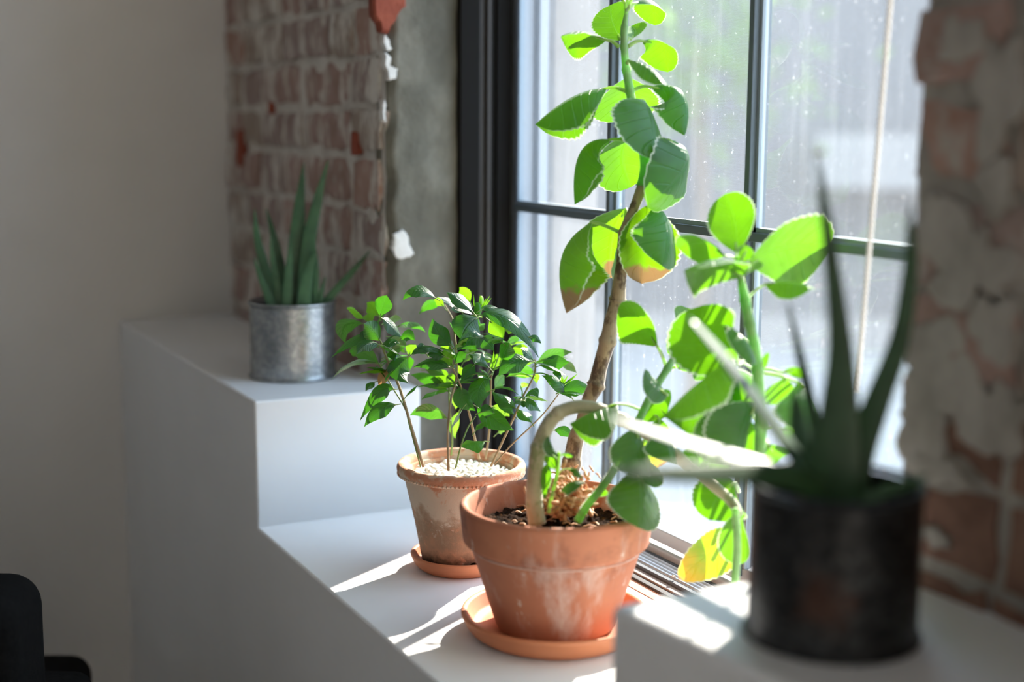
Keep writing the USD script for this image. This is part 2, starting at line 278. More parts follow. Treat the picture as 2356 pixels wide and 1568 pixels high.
mottled('root_fibre', [(0.3, (0.55, 0.24, 0.11)), (0.5, (0.68, 0.38, 0.20)), (0.7, (0.80, 0.62, 0.46))], 90, 0.7)
mottled('wet_soil', [(0.3, (0.014, 0.008, 0.005)), (0.58, (0.05, 0.025, 0.013)), (0.72, (0.26, 0.13, 0.05))], 140, 1.0, bump=1.0, bump_scale=300, dist=0.006, specular_ior_level=0.1)
mottled('white_pebble', [(0.3, (0.72, 0.69, 0.62)), (0.7, (0.85, 0.83, 0.78))], 60, 0.6)
mottled('aloe_skin', [(0.3, (0.022, 0.075, 0.028)), (0.7, (0.05, 0.13, 0.05))], 40, 0.4, sheen_weight=0.1, second=(150, (1, 1, 0.35), 0.66, 0.74, (0.12, 0.20, 0.12)))
mottled('aloe_skin_dark', [(0.3, (0.018, 0.06, 0.02)), (0.7, (0.035, 0.10, 0.035))], 40, 0.4)
mottled('clay_main', [(0.3, (0.40, 0.135, 0.07)), (0.7, (0.52, 0.20, 0.105))], 14, 0.75, bump=0.25, bump_scale=160, dist=0.001,
        second=[(11, (1, 1, 1), 0.56, 0.70, (0.26, 0.09, 0.05)), (26, (1, 1, 0.3), 0.52, 0.76, (0.62, 0.45, 0.38)), (75, (1, 1, 0.5), 0.64, 0.74, (0.68, 0.55, 0.48))])
mottled('clay_saucer', [(0.3, (0.52, 0.17, 0.07)), (0.7, (0.60, 0.22, 0.10))], 14, 0.6, stretch=(1, 1, 4), bump=0.15, bump_scale=160, dist=0.001)
def clay_weathered(name, z0):
    """Old clay: limed pale upper body, brown stained lower body, orange where worn; heights from the pot's foot."""
    n = {'g': ('geometry', {}), 's': ('separate_xyz', {}), 'n': ('noise_texture', dict(scale=22, detail=5, roughness=0.65)), 'z': ('math', dict(math_type='subtract', value2=z0)), 'zn': ('map_range', dict(from_min=0, from_max=0.135)),
         'a': ('math', dict(math_type='multiply_add', value2=0.95)), 'o': ('math', dict(math_type='subtract', value2=0.475)),
         'r': ('rgb_ramp', dict(ramp=[(0.0, (0.07, 0.045, 0.03)), (0.08, (0.22, 0.12, 0.07)), (0.20, (0.42, 0.21, 0.12)), (0.34, (0.30, 0.18, 0.11)), (0.46, (0.40, 0.27, 0.18)), (0.56, (0.56, 0.44, 0.33)), (0.82, (0.60, 0.46, 0.34)), (0.88, (0.55, 0.24, 0.13)), (0.95, (0.55, 0.25, 0.15)), (1.0, (0.62, 0.42, 0.30))])),
         'n2': ('noise_texture', dict(scale=70, detail=5, roughness=0.7)), 'q': ('map_range', dict(from_min=0.56, from_max=0.66, clamp=True, to_max=0.7)), 'x': ('mix', dict(color2=(0.55, 0.25, 0.14))),
         'n3': ('noise_texture', dict(scale=33, detail=5, roughness=0.7)), 'q3': ('map_range', dict(from_min=0.60, from_max=0.68, clamp=True, to_max=0.8)), 'x3': ('mix', dict(color2=(0.66, 0.58, 0.48))),
         'b': ('bump', dict(strength=0.6, distance=0.002)), 'p': ('principled_bsdf', dict(roughness=0.9))}
    material(name, n, [('g.position', 's.vector'), ('s.z', 'z.value1'), ('z.value', 'zn.value'), ('g.position', 'n.vector'), ('n.fac', 'a.value1'), ('zn.result', 'a.value3'), ('a.value', 'o.value1'), ('o.value', 'r.fac'),
        ('g.position', 'n2.vector'), ('n2.fac', 'q.value'), ('q.result', 'x.fac'), ('r.color', 'x.color1'), ('g.position', 'n3.vector'), ('n3.fac', 'q3.value'), ('q3.result', 'x3.fac'), ('x.color', 'x3.color1'), ('x3.color', 'p.base_color'),
        ('n2.fac', 'b.height'), ('b.normal', 'p.normal')], 'p.BSDF')
mottled('street_paving', [(0.3, (0.25, 0.245, 0.235)), (0.7, (0.30, 0.295, 0.285))], 1.5, 0.9)
mottled('grey_facade', [(0.3, (0.072, 0.078, 0.085)), (0.7, (0.10, 0.108, 0.115))], 0.8, 0.8)
mottled('pale_facade', [(0.3, (0.24, 0.22, 0.20)), (0.7, (0.28, 0.26, 0.24))], 0.8, 0.8)
plain('facade_white', (0.8, 0.8, 0.8), 0.6)
plain('dark_pane', (0.05, 0.07, 0.09), 0.1)
leaf_material('tree_leaf', (0.06, 0.14, 0.04), (0.12, 0.2, 0.07), (0.22, 0.42, 0.05), 0.5, 0.4)
mottled('tree_bark', [(0.3, (0.10, 0.07, 0.05)), (0.7, (0.2, 0.15, 0.11))], 8, 0.9)

# ---------------------------------------------------------------- room shell and ledge
SILL, TOP = 0.607, 0.78
XW, XN, XG, YB, YJ = 0.75, 0.80, 0.95, 2.645, 1.862      # far wall face, near wall face, glass, back wall, window jamb
YN = 0.868                                               # near edge of the opening
LX, NY, CEIL, WTOP = -2.3, -2.8, 2.8, 2.25
def st(name, mesh, mat, **k): return obj(name, mesh, mat, kind='structure', **k)
st('floor', box((LX - 0.1, NY - 0.1, -0.1), (0.76, YB + 0.1, 0)), 'dark_floor')
st('ceiling', box((LX - 0.1, NY - 0.1, CEIL), (1.1, YB + 0.1, CEIL + 0.1)), 'ceiling_paint')
st('wall_back', box((LX, YB, 0), (0.985, YB + 0.12, CEIL)), 'white_paint')
st('wall_left', box((LX - 0.12, NY, 0), (LX, YB + 0.12, CEIL)), 'white_paint')
st('wall_front', box((LX - 0.12, NY - 0.12, 0), (1.1, NY, CEIL)), 'white_paint')

# white built-in ledge: far block, low sill, near block
far_block = rbox((0.54, 1.803, -0.05), (XW + 0.03, YB + 0.02, TOP), 0.004)
low_sill = rbox((0.540, 0.70, -0.05), (0.872, YB, SILL), 0.004)
nb = m3.Manifold.batch_hull([m3.Manifold.sphere(0.008, 16).translate([float(q[0]), float(q[1]), float(z)]) for q in ((0.560, 0.900), (0.86, 0.905), (0.86, 0.10), (0.66, 0.10)) for z in (0.02, TOP - 0.008)])
ledge = far_block + low_sill + nb
st('trim_1', ledge, 'ledge_paint', smooth=35)

# window wall: mortar core with separate bricks on both sides of the opening
wall_r = thing('wall_right', None, None); tag(wall_r, kind='structure')
wn = meshkit.fbm
def slab(y0, y1, z0, z1, x, back, step=0.02, amp=0.006, seed=3):
    ny, nz = max(2, int((y1 - y0) / step)), max(2, int((z1 - z0) / step))
    Y, Z = np.meshgrid(np.linspace(y0, y1, ny), np.linspace(z0, z1, nz), indexing='ij')
    P = np.stack([np.full_like(Y, x), Y, Z], -1)
    P[..., 0] += (wn(P * [1, 22, 16], 3, seed) - 0.5) * 2 * amp
    return P
P = slab(YJ + 0.004, YB, TOP - 0.02, 1.95, XW + 0.004, 1.0); n, m = P.shape[:2]
obj('mortar', trimesh.Trimesh(P.reshape(-1, 3), grid_faces(n, m)[:, ::-1], process=False), 'mortar', wall_r, smooth=True)
P = slab(-0.3, YN - 0.004, TOP - 0.05, 1.7, XN + 0.004, 1.0, seed=5); n, m = P.shape[:2]
obj('mortar', trimesh.Trimesh(P.reshape(-1, 3), grid_faces(n, m)[:, ::-1], process=False), 'near_mortar', wall_r, smooth=True)
obj('outer_reveal', box((0.985, YJ + 0.004, 0), (1.098, YB + 0.05, CEIL)), 'grey_render', wall_r, smooth=False)
W2A, W2B = -2.45, -0.75                                   # second opening of the same wall, behind the camera, added to light the room
obj('masonry', [box((XW + 0.02, YJ + 0.012, 0), (0.985, YB + 0.05, CEIL)), box((XN + 0.02, W2B, 0), (1.06, YN - 0.008, CEIL)), box((XN + 0.02, NY, 0), (1.06, W2A, CEIL)), box((XN + 0.02, W2A - 0.01, 0), (1.06, W2B + 0.01, 0.6)), box((XN + 0.02, W2A - 0.01, WTOP), (1.06, W2B + 0.01, CEIL)),
                box((0.875, YN - 0.02, 0), (1.06, YJ + 0.02, SILL - 0.02)), box((XN, YN - 0.02, WTOP), (1.06, YJ + 0.02, CEIL)), box((XW + 0.01, YJ + 0.012, 1.95), (XW + 0.03, YB, CEIL)),
                box((XN + 0.01, W2B, 1.7), (XN + 0.03, YN - 0.008, CEIL)), box((XN + 0.01, W2B, 0), (XN + 0.03, -0.3, 1.7))], 'mortar', wall_r, smooth=False)

def brick(y0, y1, z0, z1, x, proud, seed):
    """A rough brick face with a skirt running back into the mortar."""
    ny, nz = max(4, int((y1 - y0) / 0.022) + 2), 5
    Y, Z = np.meshgrid(np.linspace(0, 1, ny), np.linspace(0, 1, nz), indexing='ij')
    ey = np.minimum(Y, 1 - Y) * (y1 - y0); ez = np.minimum(Z, 1 - Z) * (z1 - z0); e = np.minimum(ey, ez)
    P = np.stack([np.full_like(Y, x - proud), y0 + Y * (y1 - y0), z0 + Z * (z1 - z0)], -1)
    nz3 = lambda k: meshkit.noise(P * 40 + seed * 13.7 + k * 31, seed)
    P[..., 0] += (nz3(0) - 0.5) * 0.006 + np.where(e < 1e-6, 0.003, 0)
    P[..., 1] += (nz3(1) - 0.5) * 0.014; P[..., 2] += (nz3(2) - 0.5) * 0.014
    v = P.reshape(-1, 3); f = grid_faces(ny, nz)[:, ::-1]
    loop = [i * nz for i in range(ny)] + [(ny - 1) * nz + j for j in range(1, nz)] + [i * nz + nz - 1 for i in range(ny - 2, -1, -1)] + [j for j in range(nz - 2, 0, -1)]
    b = v[loop] + [0.03, 0, 0]; k = len(v); L = len(loop); a = np.array(loop); a2 = np.roll(a, -1); c = k + np.arange(L); c2 = np.roll(c, -1)
    return trimesh.Trimesh(np.vstack([v, b]), np.vstack([f, np.stack([a, c, a2], 1), np.stack([a2, c, c2], 1)]), process=False)

def courses(y0, y1, z0, z1, x, pre, seed, edge):
    r = np.random.default_rng(seed); z, row = z0, 0
    while z < z1:
        h = 0.060 + r.uniform(-0.004, 0.006); y = y1 - r.uniform(0.0, 0.012) if edge == 'hi' else y0 + r.uniform(0, 0.012)
        d = -1 if edge == 'hi' else 1; first = True
        while (y > y0 + 0.03 if d < 0 else y < y1 - 0.03):
            L = (0.102 if r.random() < 0.5 or (first and row % 2) else 0.205) + r.uniform(-0.012, 0.012); first = False
            e = np.clip(y + d * L, y0, y1); lo, hi = min(y, e), max(y, e)
            if hi - lo > 0.03:
                obj('brick', brick(lo, hi, z + r.uniform(-0.003, 0.003), z + h, x, r.uniform(-0.002, 0.004), int(r.integers(1e6))), 'bare_shaded_brick' if pre != 'brick' and z < 0.92 else f'{pre}_{r.integers(4)}', wall_r, smooth=50)
            y = e + d * r.uniform(0.010, 0.018)
        z += h + r.uniform(0.010, 0.016); row += 1
courses(YJ + 0.01, YB - 0.002, 0.745, 1.92, XW, 'brick', 11, 'lo')
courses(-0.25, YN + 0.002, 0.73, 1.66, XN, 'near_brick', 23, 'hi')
def wall_patch(px, py, w, h, x, seed, tilt=0.0):
    q = onx(px, py, x); s = depth(q) / F; a = np.linspace(0, 2 * np.pi, 36, endpoint=False)
    rr = 0.25 + 1.5 * meshkit.fbm(np.stack([np.cos(a) * 2.2 + seed, np.sin(a) * 2.2, a * 0], -1), 4, seed); cy, cz = np.cos(a) * rr * w * s / 2 * 1.9, np.sin(a) * rr * h * s / 2
    o = np.stack([a * 0 + x - 0.004, q[1] - (cy * math.cos(tilt) - cz * math.sin(tilt)), q[2] + cy * math.sin(tilt) + cz * math.cos(tilt)], 1)
    i = np.arange(36); j = (i + 1) % 36; c = o.mean(0, keepdims=True); inner = c + (o - c) * 0.9 - [0.001, 0, 0]
    v = np.vstack([o + [0.016, 0, 0], o, inner, c - [0.0015, 0, 0]])
    f = np.vstack([np.stack([i, i + 36, j], 1), np.stack([j, i + 36, j + 36], 1), np.stack([i + 36, i + 72, j + 36], 1), np.stack([j + 36, i + 72, j + 72], 1), np.stack([i + 72, i * 0 + 108, j + 72], 1)])
    return trimesh.Trimesh(v, f, process=False)
for k, (px, py, w, h, t) in enumerate(((2215, 95, 70, 120, -0.5), (2305, 220, 80, 300, -0.3), (2165, 520, 70, 130, 0.2), (2240, 600, 110, 240, -0.6), (2300, 420, 70, 150, 0.1), (2160, 800, 110, 170, 0.2), (2130, 960, 100, 190, 0), (2240, 930, 110, 200, -0.4), (2320, 980, 60, 160, 0), (2290, 760, 70, 160, -0.5), (2170, 1080, 90, 70, 0), (2155, 1235, 50, 40, 0))):
    obj('plaster_patch', wall_patch(px, py, w, h, XN, 40 + k, t), 'old_plaster', wall_r, smooth=60)
for px, py, w, h in ((550, 340, 22, 80), (815, 330, 20, 50), (620, 250, 10, 24)):                 # red cores showing where the face has spalled
    q = onx(px, py, XW - 0.006); s = q[1] * 0 + depth(q) / F
    obj('brick', brick(q[1] - w * s, q[1] + w * s, q[2] - h * s / 2, q[2] + h * s / 2, XW - 0.003, 0.006, px), 'red_brick', wall_r, smooth=50)

# concrete jamb between the bricks and the window, edge broken
nx_, nz_ = 14, 110
Xs, Zs = np.meshgrid(np.linspace(0, 1, nx_), np.linspace(SILL, 1.95, nz_), indexing='ij')
edge = XW + 0.003 + (meshkit.fbm(np.stack([Zs * 0, Zs * 0, Zs * 30], -1), 4, 2) - 0.5) * 0.02
P = np.stack([edge + (0.885 - edge) * Xs, np.full_like(Xs, YJ), Zs], -1)
P[..., 1] += (meshkit.fbm(P * [30, 1, 22], 4, 9) - 0.5) * 0.012 + np.where(Xs == 0, 0.03, 0)
obj('jamb', trimesh.Trimesh(P.reshape(-1, 3), grid_faces(nx_, nz_), process=False), 'old_concrete', wall_r, smooth=True, label='greenish grey concrete window jamb with a broken edge')
def flake(outline, y, thick):
    """A chipped flake with a ragged outline, its face standing a few millimetres proud."""
    r = np.random.default_rng(len(outline)); o = np.array([ony(px, py, y) for px, py in outline]); k = len(o)
    p = np.array([o[i] + (o[(i + 1) % k] - o[i]) * t + (r.normal(0, 0.0008, 3) * [1, 0, 1]) for i in range(k) for t in (0, 0.33, 0.67)]); k = len(p)
    c = p.mean(0, keepdims=True); top = c + (p - c) * 0.86 - [0, thick, 0]; i = np.arange(k); q = (i + 1) % k
    v = np.vstack([p + [0, 0.012, 0], p - [0, thick * 0.5, 0], top, c - [0, thick, 0]])
    f = np.vstack([np.stack([i, i + k, q], 1), np.stack([q, i + k, q + k], 1), np.stack([i + k, i + 2 * k, q + k], 1), np.stack([q + k, i + 2 * k, q + 2 * k], 1), np.stack([i + 2 * k, i * 0 + 3 * k, q + 2 * k], 1)])
    return trimesh.Trimesh(v, f, process=False)
for o in ([(906, 537), (926, 529), (937, 541), (941, 560), (952, 584), (938, 593), (914, 595), (903, 577), (907, 556)], [(886, 118), (897, 132), (896, 150), (914, 160), (908, 178), (897, 186), (890, 170), (884, 148)],
          [(880, 226), (887, 240), (884, 262), (890, 284), (881, 276), (878, 250)], [(884, 78), (894, 92), (902, 112), (890, 116), (882, 98)]):
    obj('white_flake', flake(o, YJ - 0.002, 0.003), 'rough_white', wall_r, smooth=30)  # ragged white patches standing proud of the jamb
obj('brick', flake([(856, -30), (934, -30), (931, 14), (917, 26), (908, 48), (896, 58), (890, 76), (874, 72), (868, 50), (856, 36)], YJ - 0.004, 0.008), 'red_brick', wall_r, smooth=30, label='bright red broken brick end at the top of the jamb')

# ---------------------------------------------------------------- window
win = thing('window_1', None, None); tag(win, kind='structure')
Z0, Z1 = SILL + 0.012, WTOP
def bar(lo, hi, mat, name, label=None, r=0.0): return obj(name, rbox(lo, hi, r, 8) if r else box(lo, hi), mat, win, smooth=35 if r else False, label=label)
bar((0.862, YJ - 0.014, Z0), (0.893, YJ + 0.02, Z1), 'dark_metal', 'jamb_track', r=0.002)
bar((0.893, YJ - 0.006, Z0), (0.905, YJ + 0.02, Z1), 'bronze_metal', 'jamb_track', r=0.001)
bar((0.905, YJ - 0.012, Z0), (0.912, YJ + 0.02, Z1), 'bronze_metal', 'jamb_track', r=0.001)
bar((0.912, YJ - 0.004, Z0), (0.948, YJ + 0.02, Z1), 'dark_metal', 'jamb_track')
bar((0.923, YJ - 0.009, Z0), (0.927, YJ + 0.0, Z1), 'dark_metal', 'jamb_track')
# light metal frame of the sash
bar((0.951, YJ - 0.020, Z0), (0.976, YJ + 0.004, Z1), 'white_metal', 'window_frame', r=0.002)
bar((0.951, YJ - 0.023, Z0), (0.958, YJ - 0.019, Z1), 'bar_glazing', 'window_frame')
bar((0.946, 0.62, Z0 + 0.012), (0.970, YJ - 0.02, Z0 + 0.030), 'white_metal', 'window_frame', r=0.002)
bar((0.946, 0.62, WTOP - 0.03), (0.970, YJ - 0.02, WTOP), 'white_metal', 'window_frame', r=0.002)
# muntins: a dark bar with a paler putty line on each side
YM, ZM = [1.567, 1.273, 0.979], [1.026, 1.44, 1.85]
for y in YM:
    mp = bar((0.938, y - 0.0045, Z0 + 0.02), (0.962, y + 0.0045, Z1), 'steel_bar', 'muntin', r=0.001)
    obj('putty', [box((0.946, y + 0.004, Z0 + 0.03), (0.954, y + 0.009, Z1)), box((0.946, y - 0.009, Z0 + 0.03), (0.954, y - 0.004, Z1))], 'bar_glazing', mp, smooth=False)
for z in ZM:
    mp = bar((0.940, 0.62, z - 0.005), (0.960, YJ - 0.026, z + 0.005), 'steel_bar', 'muntin', r=0.001)
    obj('putty', [box((0.946, 0.62, z + 0.0045), (0.954, YJ - 0.03, z + 0.010))], 'bar_glazing', mp, smooth=False)
ys, zs = [YJ - 0.002] + YM + [0.62], [Z0 + 0.026] + ZM + [WTOP - 0.02]
for i in range(len(ys) - 1):
    for j in range(len(zs) - 1):
        obj('pane', quad_x(0.9495, ys[i + 1] + 0.002, ys[i] - 0.002, zs[j] + 0.002, zs[j + 1] - 0.002), 'dusty_glass', win, smooth=False)
# sill track: pale ribbed aluminium, dark groove, brown strip
bar((0.905, 0.80, SILL - 0.005), (0.948, YJ - 0.006, SILL + 0.010), 'aluminium', 'sill_track')
for k, x in enumerate((0.909, 0.916, 0.923, 0.930)):
    bar((x - 0.0012, 0.80, SILL + 0.009), (x + 0.0012, YJ - 0.008, SILL + 0.0125), 'aluminium', 'track_rib')
bar((0.934, 0.80, SILL + 0.0095), (0.940, YJ - 0.008, SILL + 0.0115), 'rubber', 'track_seal')
bar((0.940, 0.80, SILL + 0.006), (0.948, YJ - 0.006, SILL + 0.020), 'white_metal', 'sill_track', r=0.002)
bar((0.899, 0.80, SILL - 0.004), (0.906, YJ - 0.006, SILL + 0.0105), 'rubber', 'track_seal')
bar((0.888, 0.80, SILL - 0.004), (0.899, YJ - 0.006, SILL + 0.006), 'brown_strip', 'sill_track', r=0.001)
bar((0.878, 0.80, SILL - 0.006), (0.888, YJ - 0.006, SILL + 0.004), 'bronze_metal', 'sill_track', r=0.001)
st('trim_2', box((0.862, 0.86, SILL - 0.03), (0.880, YJ, SILL + 0.001)), 'clay_sill')

scr = thing('insect_screen', 'fine grey insect screen hung just outside the window panes', 'screen', (0.985, 1.24, SILL + 0.02))
obj('mesh_panel', quad_x(0.985, 0.62, YJ - 0.03, SILL + 0.03, WTOP - 0.02), 'screen_mesh', scr, smooth=False)
obj('screen_frame', [box((0.978, YJ - 0.034, SILL + 0.01), (0.992, YJ - 0.018, WTOP)), box((0.978, 0.61, SILL + 0.01), (0.992, 0.63, WTOP)), box((0.978, 0.61, SILL + 0.01), (0.992, YJ - 0.018, SILL + 0.03)), box((0.978, 0.61, WTOP - 0.02), (0.992, YJ - 0.018, WTOP))], 'white_metal', scr, smooth=False)

win2 = thing('added_window_2', None, None); tag(win2, kind='structure')  # unseen window, added only to fill the room with light
obj('window_frame', [box((0.94, W2A, 0.6), (0.97, W2A + 0.04, WTOP)), box((0.94, W2B - 0.04, 0.6), (0.97, W2B, WTOP)), box((0.94, W2A, 0.6), (0.97, W2B, 0.63)), box((0.94, W2A, WTOP - 0.03), (0.97, W2B, WTOP))], 'white_metal', win2, smooth=False)
for k in range(1, 5): obj('muntin', box((0.94, W2A + k * 0.34 - 0.005, 0.6), (0.96, W2A + k * 0.34 + 0.005, WTOP)), 'steel_bar', win2, smooth=False)
obj('pane', quad_x(0.955, W2A, W2B, 0.62, WTOP), 'dusty_glass', win2, smooth=False)

# ---------------------------------------------------------------- street outside
GZ = -0.30
st('ground', box((1.06, -14, GZ - 0.1), (40, 40, GZ)), 'street_paving')
def oriented(lo, hi, c, yaw):
    b = box(lo, hi); T = trimesh.transformations.rotation_matrix(yaw, [0, 0, 1]); T[:3, 3] = c; b.apply_transform(T); return b
BC = np.array([5.4, 7.9, GZ]); BYAW = -math.radians(34)
bld = thing('street_building', 'blue-grey building across the street seen hazily through the panes', 'building', BC)
obj('facade', oriented((-7, 0, 0), (6, 4, 3.6), BC, BYAW), 'grey_facade', bld, smooth=False)
obj('roof', oriented((-7.2, -0.2, 3.6), (6.2, 4.2, 3.8), BC, BYAW), 'pale_facade', bld, smooth=False)
obj('canopy', oriented((0.75, -0.5, 1.05), (4.5, 0.0, 1.38), BC, BYAW), 'pale_facade', bld, smooth=False, label='pale horizontal canopy band')
obj('sign_board', oriented((1.62, -0.62, 0.72), (2.6, -0.5, 0.86), BC, BYAW), 'facade_white', bld, smooth=False, label='small white board under the canopy')
for k in range(1):
    w_ = obj('window_bay', oriented((-5.6 + k * 1.9, -0.06, 1.0), (-4.4 + k * 1.9, 0.02, 2.6), BC, BYAW), 'grey_facade', bld, smooth=False)
    obj('pane', oriented((-5.5 + k * 1.9, -0.08, 1.1), (-4.5 + k * 1.9, -0.05, 2.5), BC, BYAW), 'dark_pane', w_, smooth=False)
obj('plinth', oriented((-7.05, -0.12, 0), (6.05, 0, 0.18), BC, BYAW), 'pale_facade', bld, smooth=False)

tr = at(1610, 150, 7.0); tree = thing('street_tree', 'small green street tree blurred beyond the upper panes', 'tree', (tr[0], tr[1], GZ))
obj('trunk', tube(spline([[tr[0], tr[1], GZ], [tr[0] + 0.05, tr[1], 0.5], [tr[0], tr[1] + 0.03, 1.5]], 10), np.linspace(0.05, 0.025, 10)), 'tree_bark', tree)
r = np.random.default_rng(5); q = []
for k in range(420):
    c = np.array([tr[0], tr[1], 1.45]) + r.normal(0, 1, 3) * [0.26, 0.26, 0.22]; a, b = r.normal(0, 1, 3), r.normal(0, 1, 3); a /= np.linalg.norm(a); b = np.cross(a, b); b /= np.linalg.norm(b)
    q.append(np.array([c - a * 0.05, c + b * 0.022, c + a * 0.05, c - b * 0.022]))
v = np.vstack(q); k = np.arange(len(q))[:, None] * 4
obj('foliage', trimesh.Trimesh(v, np.vstack([k + [0, 1, 2], k + [0, 2, 3]]), process=False), 'tree_leaf', tree, smooth=False, kind='stuff', uv=None)

# ---------------------------------------------------------------- pots
def center(px, py, z): return onz(px, py, z)
# large terracotta pot with a broad collar, on its saucer
mc = center(1277, 1433, SILL + 0.010); mc[2] = SILL
pot = thing('terracotta_pot', 'large terracotta pot with broad collar and white lime marks, in the foreground of the sill', 'flowerpot', mc)
def P_(rows, r=0.002): return rounded(rows, r)
obj('body', lathe(P_([(0.0, 0.0095), (0.061, 0.0095), (0.064, 0.012), (0.0925, 0.103), (0.082, 0.103), (0.059, 0.02), (0.0, 0.02)]), mc), 'clay_main', pot)
obj('collar', lathe(np.vstack([P_([(0.081, 0.1005), (0.0990, 0.1025), (0.1030, 0.1420), (0.0965, 0.1455), (0.0930, 0.138), (0.0880, 0.110), (0.081, 0.108)], 0.0035), [[0.081, 0.1005]]]), mc), 'clay_main', pot)
obj('lime_mark', tube(np.stack([mc[0] + 0.0908 * np.cos(np.linspace(0, 2 * np.pi, 97)), mc[1] + 0.0908 * np.sin(np.linspace(0, 2 * np.pi, 97)), np.full(97, mc[2] + 0.0975)], 1), 0.0011, 8, False), 'lime', pot, smooth=True, label='pale lime line under the collar')
sau = thing('terracotta_saucer', 'orange clay saucer under the large collared pot', 'saucer', mc)
obj('dish', lathe(P_([(0.0, 0.0005), (0.083, 0.0005), (0.093, 0.008), (0.1015, 0.023), (0.1005, 0.0265), (0.0955, 0.026), (0.087, 0.011), (0.080, 0.0085), (0.0, 0.0085)], 0.003), mc), 'clay_saucer', sau)

# weathered pot of the gardenia
gc = center(1061, 1288, SILL + 0.008); gc[2] = SILL
clay_weathered('clay_old', SILL + 0.008)
pot = thing('terracotta_pot', 'smaller weathered clay pot with rolled rim and foot hole, behind the large pot', 'flowerpot', gc)
def vee(p0, p1, r): return tube(np.array([p0, p1], float), r, 20)
gb = lathe(P_([(0.0, 0.0085), (0.046, 0.0085), (0.048, 0.011), (0.057, 0.060), (0.0705, 0.119), (0.0705, 0.124), (0.064, 0.124), (0.050, 0.05), (0.043, 0.018), (0.0, 0.018)]), gc, 96)
gb.merge_vertices(); cut = m3.Manifold(m3.Mesh(gb.vertices.astype(np.float32), gb.faces.astype(np.uint32)))
hole_at = EYE[:2] - gc[:2]; hole_at /= np.linalg.norm(hole_at); hd = np.array([hole_at[0] * math.cos(0.32) - hole_at[1] * math.sin(0.32), hole_at[0] * math.sin(0.32) + hole_at[1] * math.cos(0.32)])
def cyl_cut(d):
    q = trimesh.creation.cylinder(0.0065, 0.06, sections=20); T = trimesh.geometry.align_vectors([0, 0, 1], [d[0], d[1], 0]); T[:3, 3] = gc + np.array([d[0] * 0.045, d[1] * 0.045, 0.0135]); q.apply_transform(T)
    return m3.Manifold(m3.Mesh(q.vertices.astype(np.float32), q.faces.astype(np.uint32)))
if cut.status() == m3.Error.NoError and not cut.is_empty():
    if cut.volume() < 0: cut = m3.Manifold(m3.Mesh(gb.vertices.astype(np.float32), gb.faces[:, ::-1].astype(np.uint32)))
    cut = cut - cyl_cut(hd); gb = tm(cut)
body = obj('body', gb, 'clay_old', pot)
obj('rim', lathe(np.vstack([P_([(0.066, 0.116), (0.0735, 0.1165), (0.0775, 0.121), (0.0790, 0.127), (0.0765, 0.1325), (0.0705, 0.1325), (0.067, 0.128), (0.064, 0.116)], 0.003), [[0.066, 0.116]]]), gc, 96), 'clay_old', pot)
bd = []
for a in np.arange(96) * 2 * np.pi / 96:
    b = trimesh.creation.icosphere(1, 0.0016); b.apply_translation(gc + [0.0768 * math.cos(a), 0.0768 * math.sin(a), 0.1195]); bd.append(b)
obj('bead_row', bd, 'clay_old', pot, kind='stuff')
sau = thing('terracotta_saucer', 'orange clay saucer under the smaller weathered pot', 'saucer', gc)
obj('dish', lathe(P_([(0.0, 0.0005), (0.050, 0.0005), (0.058, 0.008), (0.0625, 0.018), (0.0612, 0.0205), (0.0575, 0.020), (0.053, 0.0095), (0.049, 0.0075), (0.0, 0.0075)], 0.0025), gc), 'clay_saucer', sau)

# galvanised cans: rolled rim, foot flange, hollow
fc_ = center(675, 864, TOP); nc_ = center(1910, 1457, TOP); fc_[2] = nc_[2] = TOP
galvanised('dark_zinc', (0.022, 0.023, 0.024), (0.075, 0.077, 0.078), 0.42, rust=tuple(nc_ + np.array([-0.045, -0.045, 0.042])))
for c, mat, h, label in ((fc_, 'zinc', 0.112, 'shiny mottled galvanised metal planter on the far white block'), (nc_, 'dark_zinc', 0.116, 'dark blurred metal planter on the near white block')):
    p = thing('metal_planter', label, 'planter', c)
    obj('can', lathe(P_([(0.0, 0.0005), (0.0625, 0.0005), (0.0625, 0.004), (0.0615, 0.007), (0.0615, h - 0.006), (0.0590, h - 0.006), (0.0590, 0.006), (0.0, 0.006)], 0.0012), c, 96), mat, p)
    a = np.linspace(0, 2 * np.pi, 97); ring = lambda r, z: np.stack([c[0] + r * np.cos(a), c[1] + r * np.sin(a), a * 0 + c[2] + z], 1)
    obj('rolled_rim', tube(ring(0.0615, h - 0.003), 0.0024, 10, False), mat, p, smooth=True)
    obj('foot_flange', tube(ring(0.0625, 0.0025), 0.0022, 10, False), mat, p, smooth=True)

def soil(name, label, c, r, z, amp, seed, mat='wet_soil'):
    n, m = 44, 140; R, A = np.meshgrid(np.linspace(0.0, 1, n), np.linspace(0, 2 * np.pi, m), indexing='ij')
    v = np.stack([c[0] + r * R * np.cos(A), c[1] + r * R * np.sin(A), R * 0 + c[2] + z], -1)
    v[..., 2] += (meshkit.fbm(v * 220, 4, seed) - 0.5) * 2 * amp
    w = v.copy(); w[..., 2] = c[2] + z - 0.006; v[..., 2] = np.maximum(v[..., 2], c[2] + z - 0.0055)
    f = grid_faces(n, m); k = n * m; rim = (n - 1) * m + np.arange(m - 1)
    obj(name, trimesh.Trimesh(np.vstack([v.reshape(-1, 3), w.reshape(-1, 3)]), np.vstack([f, f[:, ::-1] + k, np.stack([rim, rim + k, rim + 1], 1), np.stack([rim + 1, rim + k, rim + k + 1], 1)]), process=False), mat, smooth=True, label=label, cat='soil', kind='stuff')
soil('potting_soil', 'dark crumbly potting soil in the large collared terracotta pot', mc, 0.0855, 0.1170, 0.008, 3)
soil('potting_soil', 'dark soil inside the far shiny metal planter', fc_, 0.0585, 0.090, 0.004, 4)
